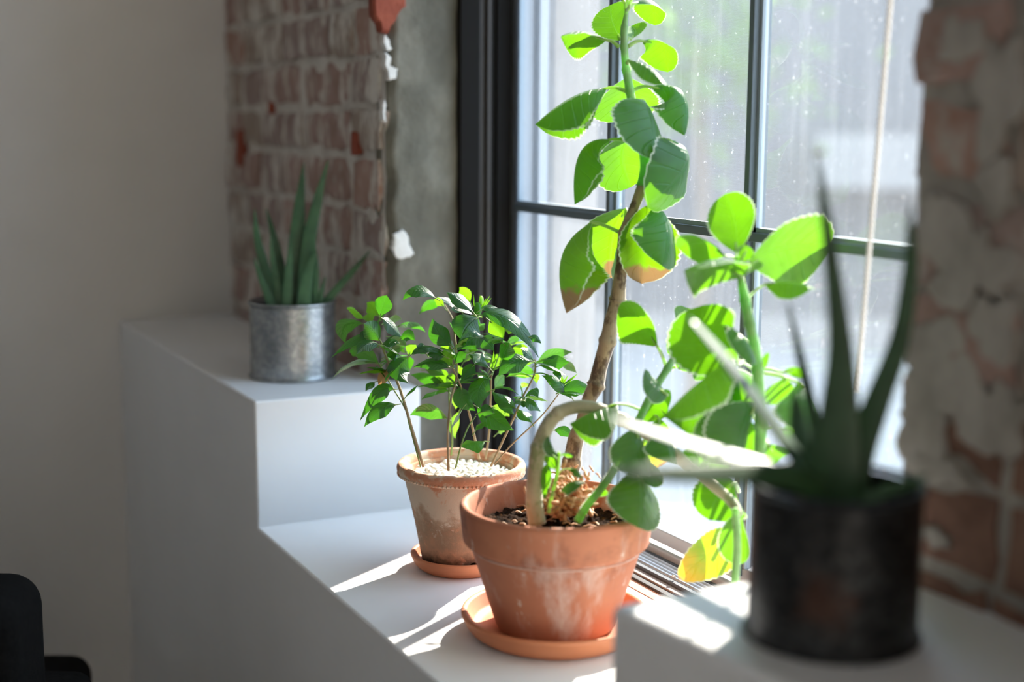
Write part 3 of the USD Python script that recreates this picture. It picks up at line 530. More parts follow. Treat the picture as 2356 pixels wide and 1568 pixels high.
soil('potting_soil', 'dark soil inside the near dark metal planter', nc_, 0.0585, 0.092, 0.004, 5)

# white pebbles over the soil of the weathered pot
peb = thing('pebble_mulch', 'white pebbles covering the soil of the weathered clay pot', 'pebbles', gc + [0, 0, 0.11])
obj('pebble_bed', lathe([(0.0, 0.1145), (0.060, 0.1145), (0.0605, 0.109), (0.056, 0.098), (0.0, 0.098)], gc, 48), 'white_pebble', peb, kind='stuff')
r = np.random.default_rng(31); pts = []
for k in range(6000):
    a, q = r.uniform(0, 2 * np.pi), 0.0570 * math.sqrt(r.random()); p = np.array([q * math.cos(a), q * math.sin(a)])
    if all((p - o) @ (p - o) > 0.0062 ** 2 for o in pts): pts.append(p)
    if len(pts) >= 235: break
for p in pts:
    b = trimesh.creation.icosphere(1, 1.0); S = r.uniform(0.0033, 0.0052, 3) * [1.05, 1.05, 0.75]; S[:2] = np.maximum(S[:2], 0.0034)
    b.vertices *= S * (1 + (meshkit.noise(b.vertices * 1.5 + r.uniform(0, 50, 3)) - 0.5)[:, None] * 0.5)
    b.apply_transform(trimesh.transformations.euler_matrix(r.normal(0, 0.3), r.normal(0, 0.3), r.uniform(0, 6.3)))
    b.apply_translation(gc + [p[0], p[1], 0.1155 + r.uniform(0, 0.0035)]); obj('pebble', b, 'white_pebble', peb, smooth=True)

# ---------------------------------------------------------------- foliage tools
UPV = np.array([0, 0, 1.0])
def leaf_mesh(B, M_, T, width, ang, fold=0.25, profile='ellipse', ns=16, nv=7, serr=0.0, wave=0.0, seed=0, twist=0.0, curl=0.0):
    """A leaf along B-M-T. ang: 0 = upper face towards the viewer's side, 90 = upper face up, 180 = underside seen."""
    s = np.linspace(0, 1, ns); ctrl = 2 * M_ - 0.5 * (B + T)
    c = ((1 - s) ** 2)[:, None] * B + (2 * s * (1 - s))[:, None] * ctrl + (s ** 2)[:, None] * T
    t = np.gradient(c, axis=0); t /= np.linalg.norm(t, axis=1, keepdims=True)
    tm_ = T - B; tm_ = tm_ / np.linalg.norm(tm_)
    v = EYE - c[ns // 2]; v = v - tm_ * (v @ tm_); v /= np.linalg.norm(v)
    u = np.cross(tm_, v); u = u if u[2] > 0 or (abs(u[2]) < 0.05 and u @ ROT[:, 0] > 0) else -u
    a = np.radians(ang + np.linspace(-twist, twist, ns)); n = np.cos(a)[:, None] * v + np.sin(a)[:, None] * u
    n = n - t * (n * t).sum(1, keepdims=True); n /= np.linalg.norm(n, axis=1, keepdims=True); side = np.cross(t, n)
    if profile == 'obovate': w = np.sin(np.pi * s ** 1.18) ** 0.54 * (0.72 + 0.42 * s) * 0.5 / 0.52
    elif profile == 'round': w = np.sin(np.pi * s) ** 0.55 * 0.5
    else: w = np.sin(np.pi * s ** 0.92) ** 1.1 * 0.5 * (1.08 - 0.16 * s)
    w = np.maximum(w, 0.012) * width
    x = np.linspace(-1, 1, nv); X, W = x[None, :], w[:, None]
    if serr: W = W * (1 + serr * np.where(np.arange(ns) % 2, 1, -1)[:, None] * np.abs(X) ** 8)
    ph = fold * (1 - np.exp(-3 * np.abs(X))) + curl * X ** 2
    lat = np.sign(X) * np.abs(X) * W * np.cos(ph * 0.85); dn = np.abs(X) * W * np.sin(ph)
    up = wave * width * np.sin(s[:, None] * 15 + seed + 2.1 * np.sign(X)) * np.abs(X) ** 1.5 * np.sin(np.pi * s)[:, None]
    V = c[:, None] + side[:, None] * lat[..., None] + n[:, None] * (up - dn)[..., None]
    uv = np.stack([np.broadcast_to(s[:, None], V.shape[:2]), np.broadcast_to(x * 0.5 + 0.5, V.shape[:2])], -1)
    f = grid_faces(ns, nv); m = trimesh.Trimesh(V.reshape(-1, 3), f, process=False)
    k = f[len(f) // 4]; fn = np.cross(m.vertices[k[1]] - m.vertices[k[0]], m.vertices[k[2]] - m.vertices[k[0]])
    if fn @ n[ns // 2] < 0: m = trimesh.Trimesh(m.vertices, f[:, ::-1], process=False)
    return m, uv.reshape(-1, 2)

def stem(name, plant, pts, mat, Z, conv=lambda x, y: (x, y), sides=10, n=None, nodes=None, label=None, parent=None):
    """pts: (x, y, width px, depth offset m)."""
    q = np.array([[*at(*conv(a[0], a[1]), Z + (a[3] if len(a) > 3 else 0)), 0] for a in pts])
    sc = 1.0 / (conv(1, 0)[0] - conv(0, 0)[0])
    q[:, 3] = [a[2] / sc * (Z + (a[3] if len(a) > 3 else 0)) / F / 2 for a in pts]
    n = n or max(8, 5 * len(pts)); q = spline(q, n); r = np.maximum(q[:, 3], 0.0003)
    if nodes:
        u = np.linspace(0, len(pts) - 1, n)
        for k in nodes: r = r * (1 + 0.24 * np.exp(-((u - k) / 0.10) ** 2))
    return obj(name, tube(q[:, :3], r, sides), mat, plant, smooth=True, label=label), q

# ---------------------------------------------------------------- kalanchoe in the large pot
KZ = 1.548
kal = thing('kalanchoe_plant', 'tall kalanchoe with toothed leaves and an arching branch, growing from the large collared pot', 'potted plant', mc + [0, 0, 0.112])
trunk = [(1302, 1150, 44, .02), (1316, 1062, 40, .02), (1326, 1008, 38, .02), (1341, 972, 35, .02), (1357, 915, 34, .02), (1371, 886, 38, .02), (1381, 842, 34, .02), (1398, 784, 37, .01), (1409, 731, 33, .01), (1421, 689, 36, .01), (1425, 654, 31, 0), (1432, 593, 28, 0), (1437, 536, 27, 0), (1459, 478, 23, 0), (1478, 428, 25, 0)]
stem('trunk', kal, trunk, 'woody_stem', KZ, n=120, nodes=[1, 5, 7, 9, 12], sides=14, label='tan woody stem with brown scurf')
stem('stem', kal, [(1478, 428, 26, 0), (1485, 383, 25, 0), (1478, 333, 23, 0), (1459, 264, 21, 0), (1449, 208, 20, 0), (1441, 161, 19, 0), (1436, 107, 17, 0), (1437, 62, 15, 0), (1442, 22, 9, 0), (1447, -30, 6, 0)], 'green_stem', KZ, n=60, nodes=[0, 2, 3, 4, 5, 6, 7], sides=14, label='fresh green upper stem')
stem('branch', kal, [(1236, 1205, 42, -.07), (1229, 1150, 40, -.07), (1232, 1080, 36, -.07), (1241, 1030, 38, -.07), (1256, 985, 34, -.07), (1285, 950, 32, -.07), (1330, 935, 31, -.07), (1380, 942, 30, -.07), (1430, 965, 29, -.07), (1500, 1005, 27, -.08), (1560, 1050, 26, -.09), (1620, 1100, 25, -.10), (1680, 1150, 24, -.11), (1700, 1185, 22, -.12)], 'branch_bark', KZ, n=90, nodes=[3, 5, 8, 10], sides=14, label='thick arching bare branch')
stem('shoot', kal, [(1328, 1200, 20, -.08), (1352, 1160, 20, -.08), (1385, 1120, 19, -.08), (1424, 1060, 20, -.08), (1465, 975, 19, -.07), (1500, 905, 19, -.06), (1536, 847, 17, -.05), (1560, 805, 13, -.04), (1575, 775, 7, -.03)], 'green_stem', KZ, n=60, nodes=[4, 5, 6], label='slender green side shoot')
stem('shoot', kal, [(1745, 1180, 24, -.14), (1748, 1043, 27, -.14), (1750, 980, 28, -.14), (1747, 910, 27, -.14), (1743, 852, 27, -.14), (1737, 800, 26, -.14), (1725, 745, 25, -.14), (1714, 690, 24, -.14), (1704, 640, 17, -.14), (1696, 590, 11, -.14)], 'green_stem', KZ, n=60, nodes=[2, 4, 6, 7], label='pale green side shoot by the near planter')
stem('shoot', kal, [(1262, 1180, 9, -.08), (1272, 1130, 9, -.08), (1282, 1090, 9, -.08), (1286, 1040, 8, -.08)], 'petiole_green', KZ, n=20, label='thin young shoot rising from the soil')
stem('shoot', kal, [(1690, 1340, 20, -.13), (1696, 1260, 19, -.13), (1692, 1170, 17, -.13)], 'green_stem', KZ, n=20, label='low green shoot behind the near block')

KI = [0]
def K(pet, B, M_, T, w, a, dz=0.0, fold=0.35, mat='kalanchoe_leaf', prof='obovate', serr=0.03, wave=0.02, curl=0.0, twist=0, pw=9, zoff=0.0, Zb=None):
    """pet: (x, y) where the stalk joins the stem, or None; dz: how much nearer (-) or farther the tip is."""
    Zb = (Zb or KZ) + zoff; KI[0] += 1
    Bp, Tp = at(*B, Zb + dz * 0.15), at(*T, Zb + dz)
    Mp = at(*M_, Zb + dz * 0.6) if M_ else (Bp + Tp) / 2
    m, uv = leaf_mesh(Bp, Mp, Tp, w * Zb / F, a, fold, prof, 30, 11, serr, wave, KI[0] * 1.7, twist, curl)
    lf = obj('leaf', m, mat, kal, smooth=True, uv=uv)
    if pet:
        p0 = at(*pet, Zb - zoff if zoff else Zb); d = (Mp - Bp); d /= np.linalg.norm(d)
        q = spline([p0, 0.45 * p0 + 0.55 * Bp + [0, 0, 0.002], Bp, Bp + d * 0.012], 12)
        obj('petiole', tube(q, np.linspace(pw * 1.15, pw * 0.55, 12) * Zb / F / 2, 8), 'petiole_green', lf, smooth=True)
# tall stem, from the top
K((1442, 25), (1462, 8), (1498, 2), (1507, 58), 52, 125, 0.05, 0.5)
K((1441, 20), (1436, 5), (1425, -18), (1412, -40), 20, 60, 0.0, 0.4)
K((1445, 20), (1452, 2), (1458, -22), (1470, -45), 22, 120, 0.0, 0.4)
K((1435, 100), (1430, 92), (1408, 52), (1404, 12), 54, 165, 0.06, 0.15)
K((1424, 108), (1395, 92), (1342, 76), (1290, 84), 84, 116, 0.0, 0.5)
K((1445, 107), (1478, 94), (1522, 102), (1536, 166), 66, 132, 0.03, 0.5)
K((1442, 150), (1448, 140), (1490, 152), (1527, 193), 34, 62, -0.09, 0.7)
K((1440, 95), (1452, 90), (1462, 75), (1452, 60), 34, 170, 0.05)
K((1446, 172), (1444, 178), (1437, 222), (1437, 276), 92, 165, 0.07, 0.25)
K((1441, 210), (1396, 203), (1318, 222), (1231, 286), 116, 98, 0.0, 0.9)
K((1457, 207), (1498, 200), (1572, 214), (1575, 312), 92, 72, -0.01, 0.8)
K((1462, 252), (1480, 230), (1500, 270), (1512, 372), 112, 60, -0.05, 0.45, wave=0.03)
K((1470, 333), (1406, 321), (1335, 350), (1322, 470), 92, 96, 0.01, 0.9, wave=0.09)
K((1470, 290), (1464, 300), (1432, 355), (1452, 430), 86, 160, 0.07, 0.3, wave=0.04)
K((1486, 345), (1540, 322), (1582, 372), (1490, 476), 112, -62, -0.04, 0.35, wave=0.04)
K((1482, 420), (1490, 430), (1505, 440), (1520, 436), 22, 60, 0.0, 0.4)
K((1439, 541), (1362, 512), (1292, 590), (1303, 720), 140, 104, 0.0, 0.9, 'kalanchoe_dry_leaf', wave=0.05)
K((1437, 536), (1440, 480), (1408, 540), (1402, 640), 96, 165, 0.06, 0.25, 'kalanchoe_dry_leaf', wave=0.05)
K((1437, 530), (1434, 540), (1418, 600), (1425, 650), 40, 120, 0.03, 0.3, 'kalanchoe_dry_leaf', wave=0.05)
K((1478, 440), (1492, 472), (1484, 545), (1476, 652), 92, 158, 0.01, 0.5, 'kalanchoe_dry_leaf', wave=0.04)
K((1480, 430), (1510, 468), (1538, 530), (1524, 612), 96, 52, -0.03, 0.5, wave=0.03)
# slender shoot
K((1535, 848), (1512, 796), (1478, 742), (1422, 710), 74, 138, 0.02, 0.5, zoff=-.05)
K((1566, 795), (1574, 780), (1580, 745), (1582, 708), 50, 150, 0.03, 0.3, zoff=-.04)
K((1562, 800), (1566, 800), (1552, 792), (1534, 786), 30, 160, 0.03, 0.2, zoff=-.04)
K((1560, 802), (1570, 803), (1584, 820), (1600, 852), 40, 160, 0.02, 0.3, zoff=-.04)
K((1540, 846), (1600, 848), (1612, 850), (1640, 846), 34, 130, 0.02, 0.3, zoff=-.05, pw=7)
K((1505, 900), (1536, 908), (1508, 886), (1484, 850), 78, 55, -0.03, 0.4, zoff=-.07, prof='round')
K((1480, 945), (1420, 929), (1368, 945), (1311, 974), 104, 94, -0.01, 0.9, zoff=-.07)
K((1485, 944), (1532, 958), (1520, 940), (1498, 910), 56, 160, 0.02, 0.3, zoff=-.06, pw=7)
K((1480, 950), (1515, 962), (1512, 1000), (1500, 1030), 44, 165, 0.0, 0.3, zoff=-.06, pw=7)
K((1472, 968), (1464, 985), (1474, 1035), (1484, 1096), 84, 50, -0.03, 0.5, zoff=-.09)
K((1425, 1062), (1462, 1078), (1478, 1140), (1470, 1214), 90, 40, -0.04, 0.4, zoff=-.09, prof='obovate', pw=8)
K((1424, 1060), (1490, 1060), (1500, 1080), (1490, 1115), 46, 30, -0.02, 0.4, zoff=-.08, pw=6)
# arching branch
K((1500, 1000), (1520, 985), (1540, 1020), (1548, 1064), 72, 55, -0.02, 0.5, zoff=-.09)
K((1495, 1000), (1488, 1005), (1500, 1035), (1530, 1065), 44, 160, 0.03, 0.3, 'kalanchoe_yellow_leaf', zoff=-.06)
K((1585, 1070), (1600, 1020), (1606, 1050), (1600, 1098), 48, 140, 0.01, 0.4, zoff=-.09)
K((1600, 1080), (1632, 1040), (1640, 1070), (1630, 1110), 46, 150, 0.02, 0.4, zoff=-.09)
# pale shoot by the near planter
PZ = -.14
K((1697, 600), (1694, 580), (1690, 520), (1668, 446), 66, 165, 0.04, 0.25, zoff=PZ)
K((1698, 600), (1668, 588), (1622, 556), (1563, 574), 74, 122, 0.04, 0.4, zoff=PZ)
K((1712, 668), (1708, 636), (1650, 600), (1574, 622), 112, 118, -0.04, 0.5, zoff=PZ)
K((1704, 640), (1722, 608), (1808, 568), (1906, 576), 120, 142, 0.03, 0.3, zoff=PZ)
K((1716, 690), (1762, 654), (1815, 648), (1868, 662), 54, 70, -0.05, 0.6, zoff=PZ)
K((1700, 610), (1704, 600), (1712, 585), (1722, 566), 24, 160, 0.0, 0.3, zoff=PZ)
K((1708, 640), (1715, 628), (1732, 612), (1745, 600), 22, 120, -0.02, 0.4, zoff=PZ)
K((1736, 815), (1700, 838), (1640, 790), (1618, 702), 108, 160, 0.04, 0.4, zoff=PZ)
K((1738, 800), (1668, 750), (1708, 775), (1734, 838), 40, 62, -0.05, 0.5, zoff=PZ, pw=7)
K((1742, 856), (1690, 828), (1622, 868), (1526, 956), 215, 112, 0.0, 0.8, zoff=PZ)
K((1744, 880), (1700, 850), (1690, 900), (1672, 940), 84, 165, 0.03, 0.25, zoff=PZ)
K((1748, 975), (1700, 928), (1668, 970), (1628, 1062), 104, 150, 0.02, 0.5, zoff=PZ)
K((1748, 970), (1738, 930), (1712, 990), (1700, 1064), 100, -50, -0.03, 0.6, zoff=PZ)
K((1744, 856), (1836, 880), (1872, 925), (1884, 1012), 115, 68, -0.03, 0.6, zoff=PZ)
K((1744, 858), (1808, 868), (1795, 900), (1785, 930), 50, 160, 0.03, 0.3, zoff=PZ, pw=7)
K((1745, 850), (1800, 856), (1830, 850), (1838, 870), 24, 130, 0.0, 0.4, zoff=PZ)
K((1748, 1000), (1766, 1020), (1780, 1040), (1798, 1052), 44, 155, 0.02, 0.3, zoff=PZ)
K((1748, 990), (1800, 985), (1825, 990), (1830, 1040), 36, 150, 0.02, 0.3, zoff=PZ)
K((1748, 860), (1752, 850), (1752, 842), (1768, 810), 12, 150, 0.0, 0.3, zoff=PZ)
K((1700, 1130), (1690, 1112), (1655, 1140), (1632, 1196), 84, 25, 0.0, 0.3, zoff=-.10)
K((1696, 1240), (1708, 1226), (1650, 1262), (1562, 1332), 124, 150, 0.02, 0.25, 'kalanchoe_yellow_leaf', zoff=-.06, prof='round')
K((1692, 1180), (1702, 1180), (1694, 1235), (1704, 1296), 46, 155, 0.01, 0.5, zoff=-.12)
# young shoot in the soil
K(None, (1286, 1048), (1272, 1030), (1262, 1002), 26, 60, -0.01, 0.6, zoff=-.08)
K(None, (1287, 1048), (1304, 1040), (1320, 1050), 22, 100, 0.0, 0.4, zoff=-.08)
K((1282, 1090), (1278, 1078), (1268, 1062), (1254, 1062), 26, 150, 0.0, 0.3, zoff=-.08, pw=4)
K((1280, 1095), (1302, 1078), (1325, 1078), (1338, 1098), 26, 75, 0.0, 0.5, zoff=-.08, pw=4)
K(None, (1252, 1148), (1253, 1105), (1258, 1068), 18, 40, 0.0, 0.3, zoff=-.08)
K(None, (1290, 1130), (1312, 1108), (1340, 1115), 44, 75, -0.02, 0.5, zoff=-.10)
K(None, (1372, 1130), (1382, 1130), (1400, 1136), 24, 150, 0.0, 0.3, zoff=-.08, prof='round')
# mat of short orange rootlets at the foot of the stems
r = np.random.default_rng(77); parts = []
for k in range(700):
    px, py = 1302 + r.normal(0, 27), 1160 - abs(r.normal(0, 32)) + 26 * r.random(); zc = KZ - 0.03 + r.normal(0, 0.016)
    p = at(px, py, zc); d = r.normal(0, 1, 3) * [1, 1, 0.7] + [0, 0, 0.35]; d /= np.linalg.norm(d); L = r.uniform(0.005, 0.011); e = r.normal(0, 0.25, 3)
    parts.append(tube(np.array([p, p + d * L * 0.5 + e * L * 0.3, p + d * L]), [0.0011, 0.0013, 0.0009] if r.random() < 0.6 else [0.0022, 0.0025, 0.0018], 5))
for k in range(60):
    a, q = r.uniform(0, 6.3), 0.08 * math.sqrt(r.random()); p = mc + [q * math.cos(a), q * math.sin(a), 0.116]; d = r.normal(0, 1, 3) * [1, 1, 0.2]; d /= np.linalg.norm(d); L = r.uniform(0.008, 0.022)
    parts.append(tube(np.array([p, p + d * L * 0.5 + [0, 0, 0.003], p + d * L]), 0.0012, 5))
obj('root_mat', parts, 'root_fibre', kal, smooth=True, kind='stuff', label='orange brown mat of short rootlets at the stem foot')

# ---------------------------------------------------------------- gardenia in the weathered pot
GZ_ = depth(gc + [0, 0, 0.16])
gar = thing('gardenia_plant', 'bushy gardenia with many glossy dark green leaves on thin stems, growing through white pebbles', 'potted plant', gc + [0, 0, 0.115])
gcv = lambda x, y: (740 + x / 3.563, 640 + y / 3.563)
for pts, mat in (([(835, 1545, 26, -.035), (740, 1230, 24, -.03), (640, 900, 24, -.02), (560, 720, 22, -.02), (490, 540, 18, -.01), (460, 430, 14, 0), (415, 375, 8, 0)], 'thin_twig'),
                 ([(812, 1545, 14, -.03), (720, 1200, 14, -.03), (680, 1060, 12, -.02), (560, 860, 12, -.01), (465, 690, 10, 0)], 'thin_green_twig'),
                 ([(1040, 1575, 24, -.045), (1036, 1250, 22, -.04), (1060, 1000, 20, -.03), (1102, 830, 20, -.02), (1108, 640, 16, -.01), (1090, 450, 14, .01), (1078, 345, 12, .02), (1010, 215, 8, .03)], 'thin_twig'),
                 ([(1062, 1450, 18, .03), (1070, 1300, 16, .03), (1045, 1000, 14, .03), (1048, 860, 10, .03)], 'thin_green_twig'),
                 ([(1098, 1555, 16, -.035), (1140, 1380, 14, -.03), (1200, 1220, 13, -.02), (1262, 1130, 10, -.01)], 'thin_green_twig'),
                 ([(1292, 1480, 20, .0), (1243, 1250, 20, .0), (1200, 1070, 18, -.01), (1140, 880, 16, -.02), (1078, 735, 12, -.03)], 'thin_twig'),
                 ([(1345, 1480, 20, .02), (1380, 1200, 18, .02), (1385, 1000, 17, .01), (1392, 790, 13, 0)], 'thin_twig'),
                 ([(1388, 1540, 20, -.02), (1500, 1300, 20, -.02), (1590, 1110, 18, -.02), (1650, 970, 17, -.02), (1742, 790, 15, -.02), (1750, 665, 10, -.02)], 'thin_twig'),
                 ([(1415, 1525, 14, -.03), (1560, 1360, 14, -.03), (1722, 1208, 13, -.03), (1835, 1090, 12, -.03), (1945, 945, 9, -.03)], 'thin_twig'),
                 ([(1110, 700, 14, -.01), (1200, 560, 13, .0), (1265, 400, 12, .01), (1278, 300, 10, .01)], 'thin_green_twig'),
                 ([(1385, 830, 12, .0), (1450, 640, 11, .02), (1490, 520, 8, .03)], 'thin_green_twig')):
    stem('stem', gar, pts, mat, GZ_, gcv, sides=8)
# base, tip, width, facing angle, optional (mid), y = young or o = old; crop pixels
GL = """465 310 370 200 90 150 y|480 310 535 140 105 15|350 330 205 245 62 130 y|400 370 380 285 70 160 y|520 360 655 335 52 150 y|500 330 665 490 80 55|480 510 345 370 120 12
610 400 850 440 70 115 m740,370|640 500 765 510 78 20 m700,462|490 545 640 530 60 60|480 545 290 620 88 30 m360,540|385 490 75 655 62 60 m250,508|340 370 200 540 100 165 m185,395|465 700 80 830 50 115 m260,690|465 700 230 560 90 165
300 640 225 600 42 150|530 745 470 905 72 20 o|435 850 360 925 48 20|590 910 315 1165 92 25 m470,940|610 1035 350 1215 98 35 m470,1080|705 645 710 855 135 15 m640,750|715 625 775 545 82 160 y|735 630 1005 605 60 45 m850,565
695 610 600 560 38 150 y|715 640 725 750 62 160|520 640 690 560 52 160|1030 1150 725 1120 98 150 m880,1085|1055 730 750 730 75 40 m900,690|1010 640 865 630 76 30|1075 715 1110 592 92 165 y m1030,640|1065 590 950 490 52 130 y
1085 575 1205 490 55 110 y|1065 550 910 330 120 15 m960,450|930 160 665 180 90 52 m780,95|980 215 795 295 64 155 m895,208|1250 300 950 150 66 58 m1090,205|1240 275 1025 115 88 45 m1130,170|1215 195 1130 75 84 155 y|1000 230 920 180 50 150 y
1150 280 1055 260 38 20|1280 325 1140 500 190 18 m1190,390|1350 480 1110 590 125 25 m1220,500|1300 300 1780 650 120 35 m1560,350|1305 260 1440 240 44 55|1375 345 1495 495 105 10 y|1420 340 1505 390 62 165 y
1505 430 1575 450 50 165 y|1480 525 1390 500 58 55|1300 490 1412 592 95 15|1480 690 1540 530 105 15|1710 680 1450 800 130 15 m1570,690|1700 655 1570 570 92 165 y|1735 670 1630 570 56 50|1765 700 2055 605 80 150 m1900,625
1790 715 2030 690 95 18 m1915,690|1960 690 2090 775 52 165|1745 770 1530 800 92 165 m1640,755|1745 780 1765 860 54 165 y|1930 745 1950 830 60 20|2055 985 1805 795 84 40 m1940,860|1960 930 2212 920 104 20 m2090,892
1385 740 1490 620 74 155 y|1375 735 1205 620 66 45|1375 800 1300 1065 125 15 m1290,920|1140 885 1262 1083 118 12 m1165,990|1270 1050 1575 1245 125 15 m1410,1150|1300 1100 1415 1110 84 15|1400 1050 1540 1130 90 165 y
1392 915 1625 965 38 75 m1510,890|1665 975 1775 978 70 55 m1722,915|1590 1065 1395 930 90 48|1580 1120 1410 980 66 45|1720 1050 1575 1035 68 35 m1650,1000|1650 1000 1795 1090 74 50|1720 1180 1610 1070 86 48
1905 1245 2062 1315 66 25 m1990,1250|1340 1335 1150 1385 110 60 m1240,1345|1125 1090 1095 1312 62 160 m1080,1200 y|1165 1052 1055 1240 76 100|1045 900 925 780 112 160 y|1040 930 730 790 74 155 m880,830
980 870 785 890 76 70|1050 890 1072 775 62 165 y|855 750 1010 800 64 160|690 970 800 872 36 70|1255 705 1140 850 88 25|1090 700 1190 610 64 15|1250 785 1155 850 30 90|1250 650 1385 690 62 165 y
1200 590 1275 600 44 165 y|1260 1250 1345 1172 48 50|1440 1270 1500 1258 38 150 y|1100 960 1100 1070 64 165 y|1520 530 1625 505 54 150|1700 480 1800 535 44 30|1110 560 1180 470 60 60|1160 690 1260 560 70 140 y|1330 620 1250 700 70 20
1240 420 1340 370 64 120|1560 700 1500 600 80 140 y|860 620 780 560 60 20|1190 760 1100 760 70 150 y|1420 900 1500 800 70 150|1690 860 1640 900 40 150 y|560 600 600 680 60 20|380 420 330 520 60 20|560 480 700 560 60 140"""
r = np.random.default_rng(17)
for k, row in enumerate(x for line in GL.splitlines() for x in line.split('|')):
    w_ = row.split(); bx, by, tx, ty, wd, an = map(float, w_[:6]); mid = next((tuple(map(float, z[1:].split(','))) for z in w_[6:] if z[0] == 'm'), None)
    base = 'gardenia_old_leaf' if 'o' in w_[6:] else 'gardenia_young_leaf' if 'y' in w_[6:] else 'gardenia_leaf'
    z0 = GZ_ + (0.025 if an > 110 else -0.03) + r.uniform(-0.012, 0.012); dz = r.uniform(-0.015, 0.015) - (0.012 if an < 40 else -0.01 if an > 130 else 0)
    Bp, Tp = at(*gcv(bx, by), z0), at(*gcv(tx, ty), z0 + dz); Mp = at(*gcv(*mid), z0 + dz * 0.5) if mid else (Bp + Tp) / 2 + [0, 0, 0.0025]
    side = 1 if r.random() < 0.5 else -1
    m, uv = leaf_mesh(Bp, Mp, Tp, wd * 1.42 / 3.563 * z0 / F / max(0.5, abs(math.cos(math.radians(an)))) ** 0.6, an + r.uniform(-8, 8), r.uniform(0.15, 0.4), 'ellipse', 14, 7, 0, 0.025, k * 1.3, r.uniform(-12, 12))
    lf = obj('leaf', m, base, gar, smooth=True, uv=uv, label='dry tan leaf' if 'o' in w_[6:] else None)
    d = Bp - Mp; d /= np.linalg.norm(d)
    obj('petiole', tube(np.array([Bp + d * 0.006 - [0, 0, 0.001], Bp, Bp - d * 0.004]), [0.0007, 0.0006, 0.0005], 5), 'thin_green_twig', lf, smooth=True)
r = np.random.default_rng(41)
for nx, ny, zo in ((415, 390, 0), (490, 545, -.01), (470, 700, 0), (560, 740, -.02), (1102, 830, -.02), (1108, 640, 0), (1090, 450, .01), (1140, 880, -.02), (1278, 310, .01), (1392, 790, 0), (1450, 640, .02), (1742, 790, -.02), (1750, 670, -.02), (1650, 970, -.02), (1490, 520, .03), (1048, 900, .03), (1945, 945, -.03)):
    for q in range(3 if nx not in (415, 1945) else 1):
        Bp = at(*gcv(nx + r.uniform(-12, 12), ny + r.uniform(-10, 40)), GZ_ + zo); az = r.uniform(0, 6.28); el = r.uniform(-0.25, 0.5); L = r.uniform(0.030, 0.046)
        Tp = Bp + L * np.array([math.cos(az) * math.cos(el), math.sin(az) * math.cos(el), math.sin(el)]); Mp = (Bp + Tp) / 2 + [0, 0, L * 0.10]
        m, uv = leaf_mesh(Bp, Mp, Tp, L * r.uniform(0.40, 0.5), r.uniform(75, 105), r.uniform(0.15, 0.4), 'ellipse', 14, 7, 0, 0.025, q * 2.1 + nx, r.uniform(-12, 12))
        obj('leaf', m, 'gardenia_leaf' if r.random() < 0.75 else 'gardenia_young_leaf', gar, smooth=True, uv=uv)
def spikes(cx, cy, tips, w, z):
    for tx, ty in tips:
        Bp, Tp = at(*gcv(cx, cy), GZ_ + z), at(*gcv(tx, ty), GZ_ + z); m, uv = leaf_mesh(Bp, (Bp + Tp) / 2, Tp, w / 3.563 * GZ_ / F, 40, 0.8, 'ellipse', 8, 5)
        obj('leaf', m, 'gardenia_young_leaf', gar, smooth=True, uv=uv)
spikes(1275, 290, [(1245, 130), (1300, 135), (1350, 160), (1392, 160), (1380, 140), (1262, 215)], 26, 0.0)
spikes(1960, 880, [(1968, 755), (2020, 790), (2105, 775), (2085, 800), (1990, 800)], 26, -.03)
spikes(1392, 745, [(1412, 588), (1432, 620), (1462, 728)], 22, 0)
bud = trimesh.creation.icosphere(2, 1.0); bud.vertices *= [0.0048, 0.0048, 0.009]; bud.apply_translation(at(*gcv(1280, 255), GZ_)); obj('flower_bud', bud, 'gardenia_young_leaf', gar, smooth=True, uv=np.tile([0.5, 0.8], (len(bud.vertices), 1)), label='plump yellow green bud')
bud = trimesh.creation.icosphere(2, 1.0); bud.vertices *= [0.0026, 0.0026, 0.0055]; bud.apply_translation(at(*gcv(1310, 180), GZ_)); obj('flower_bud', bud, 'petiole_green', gar, smooth=True)

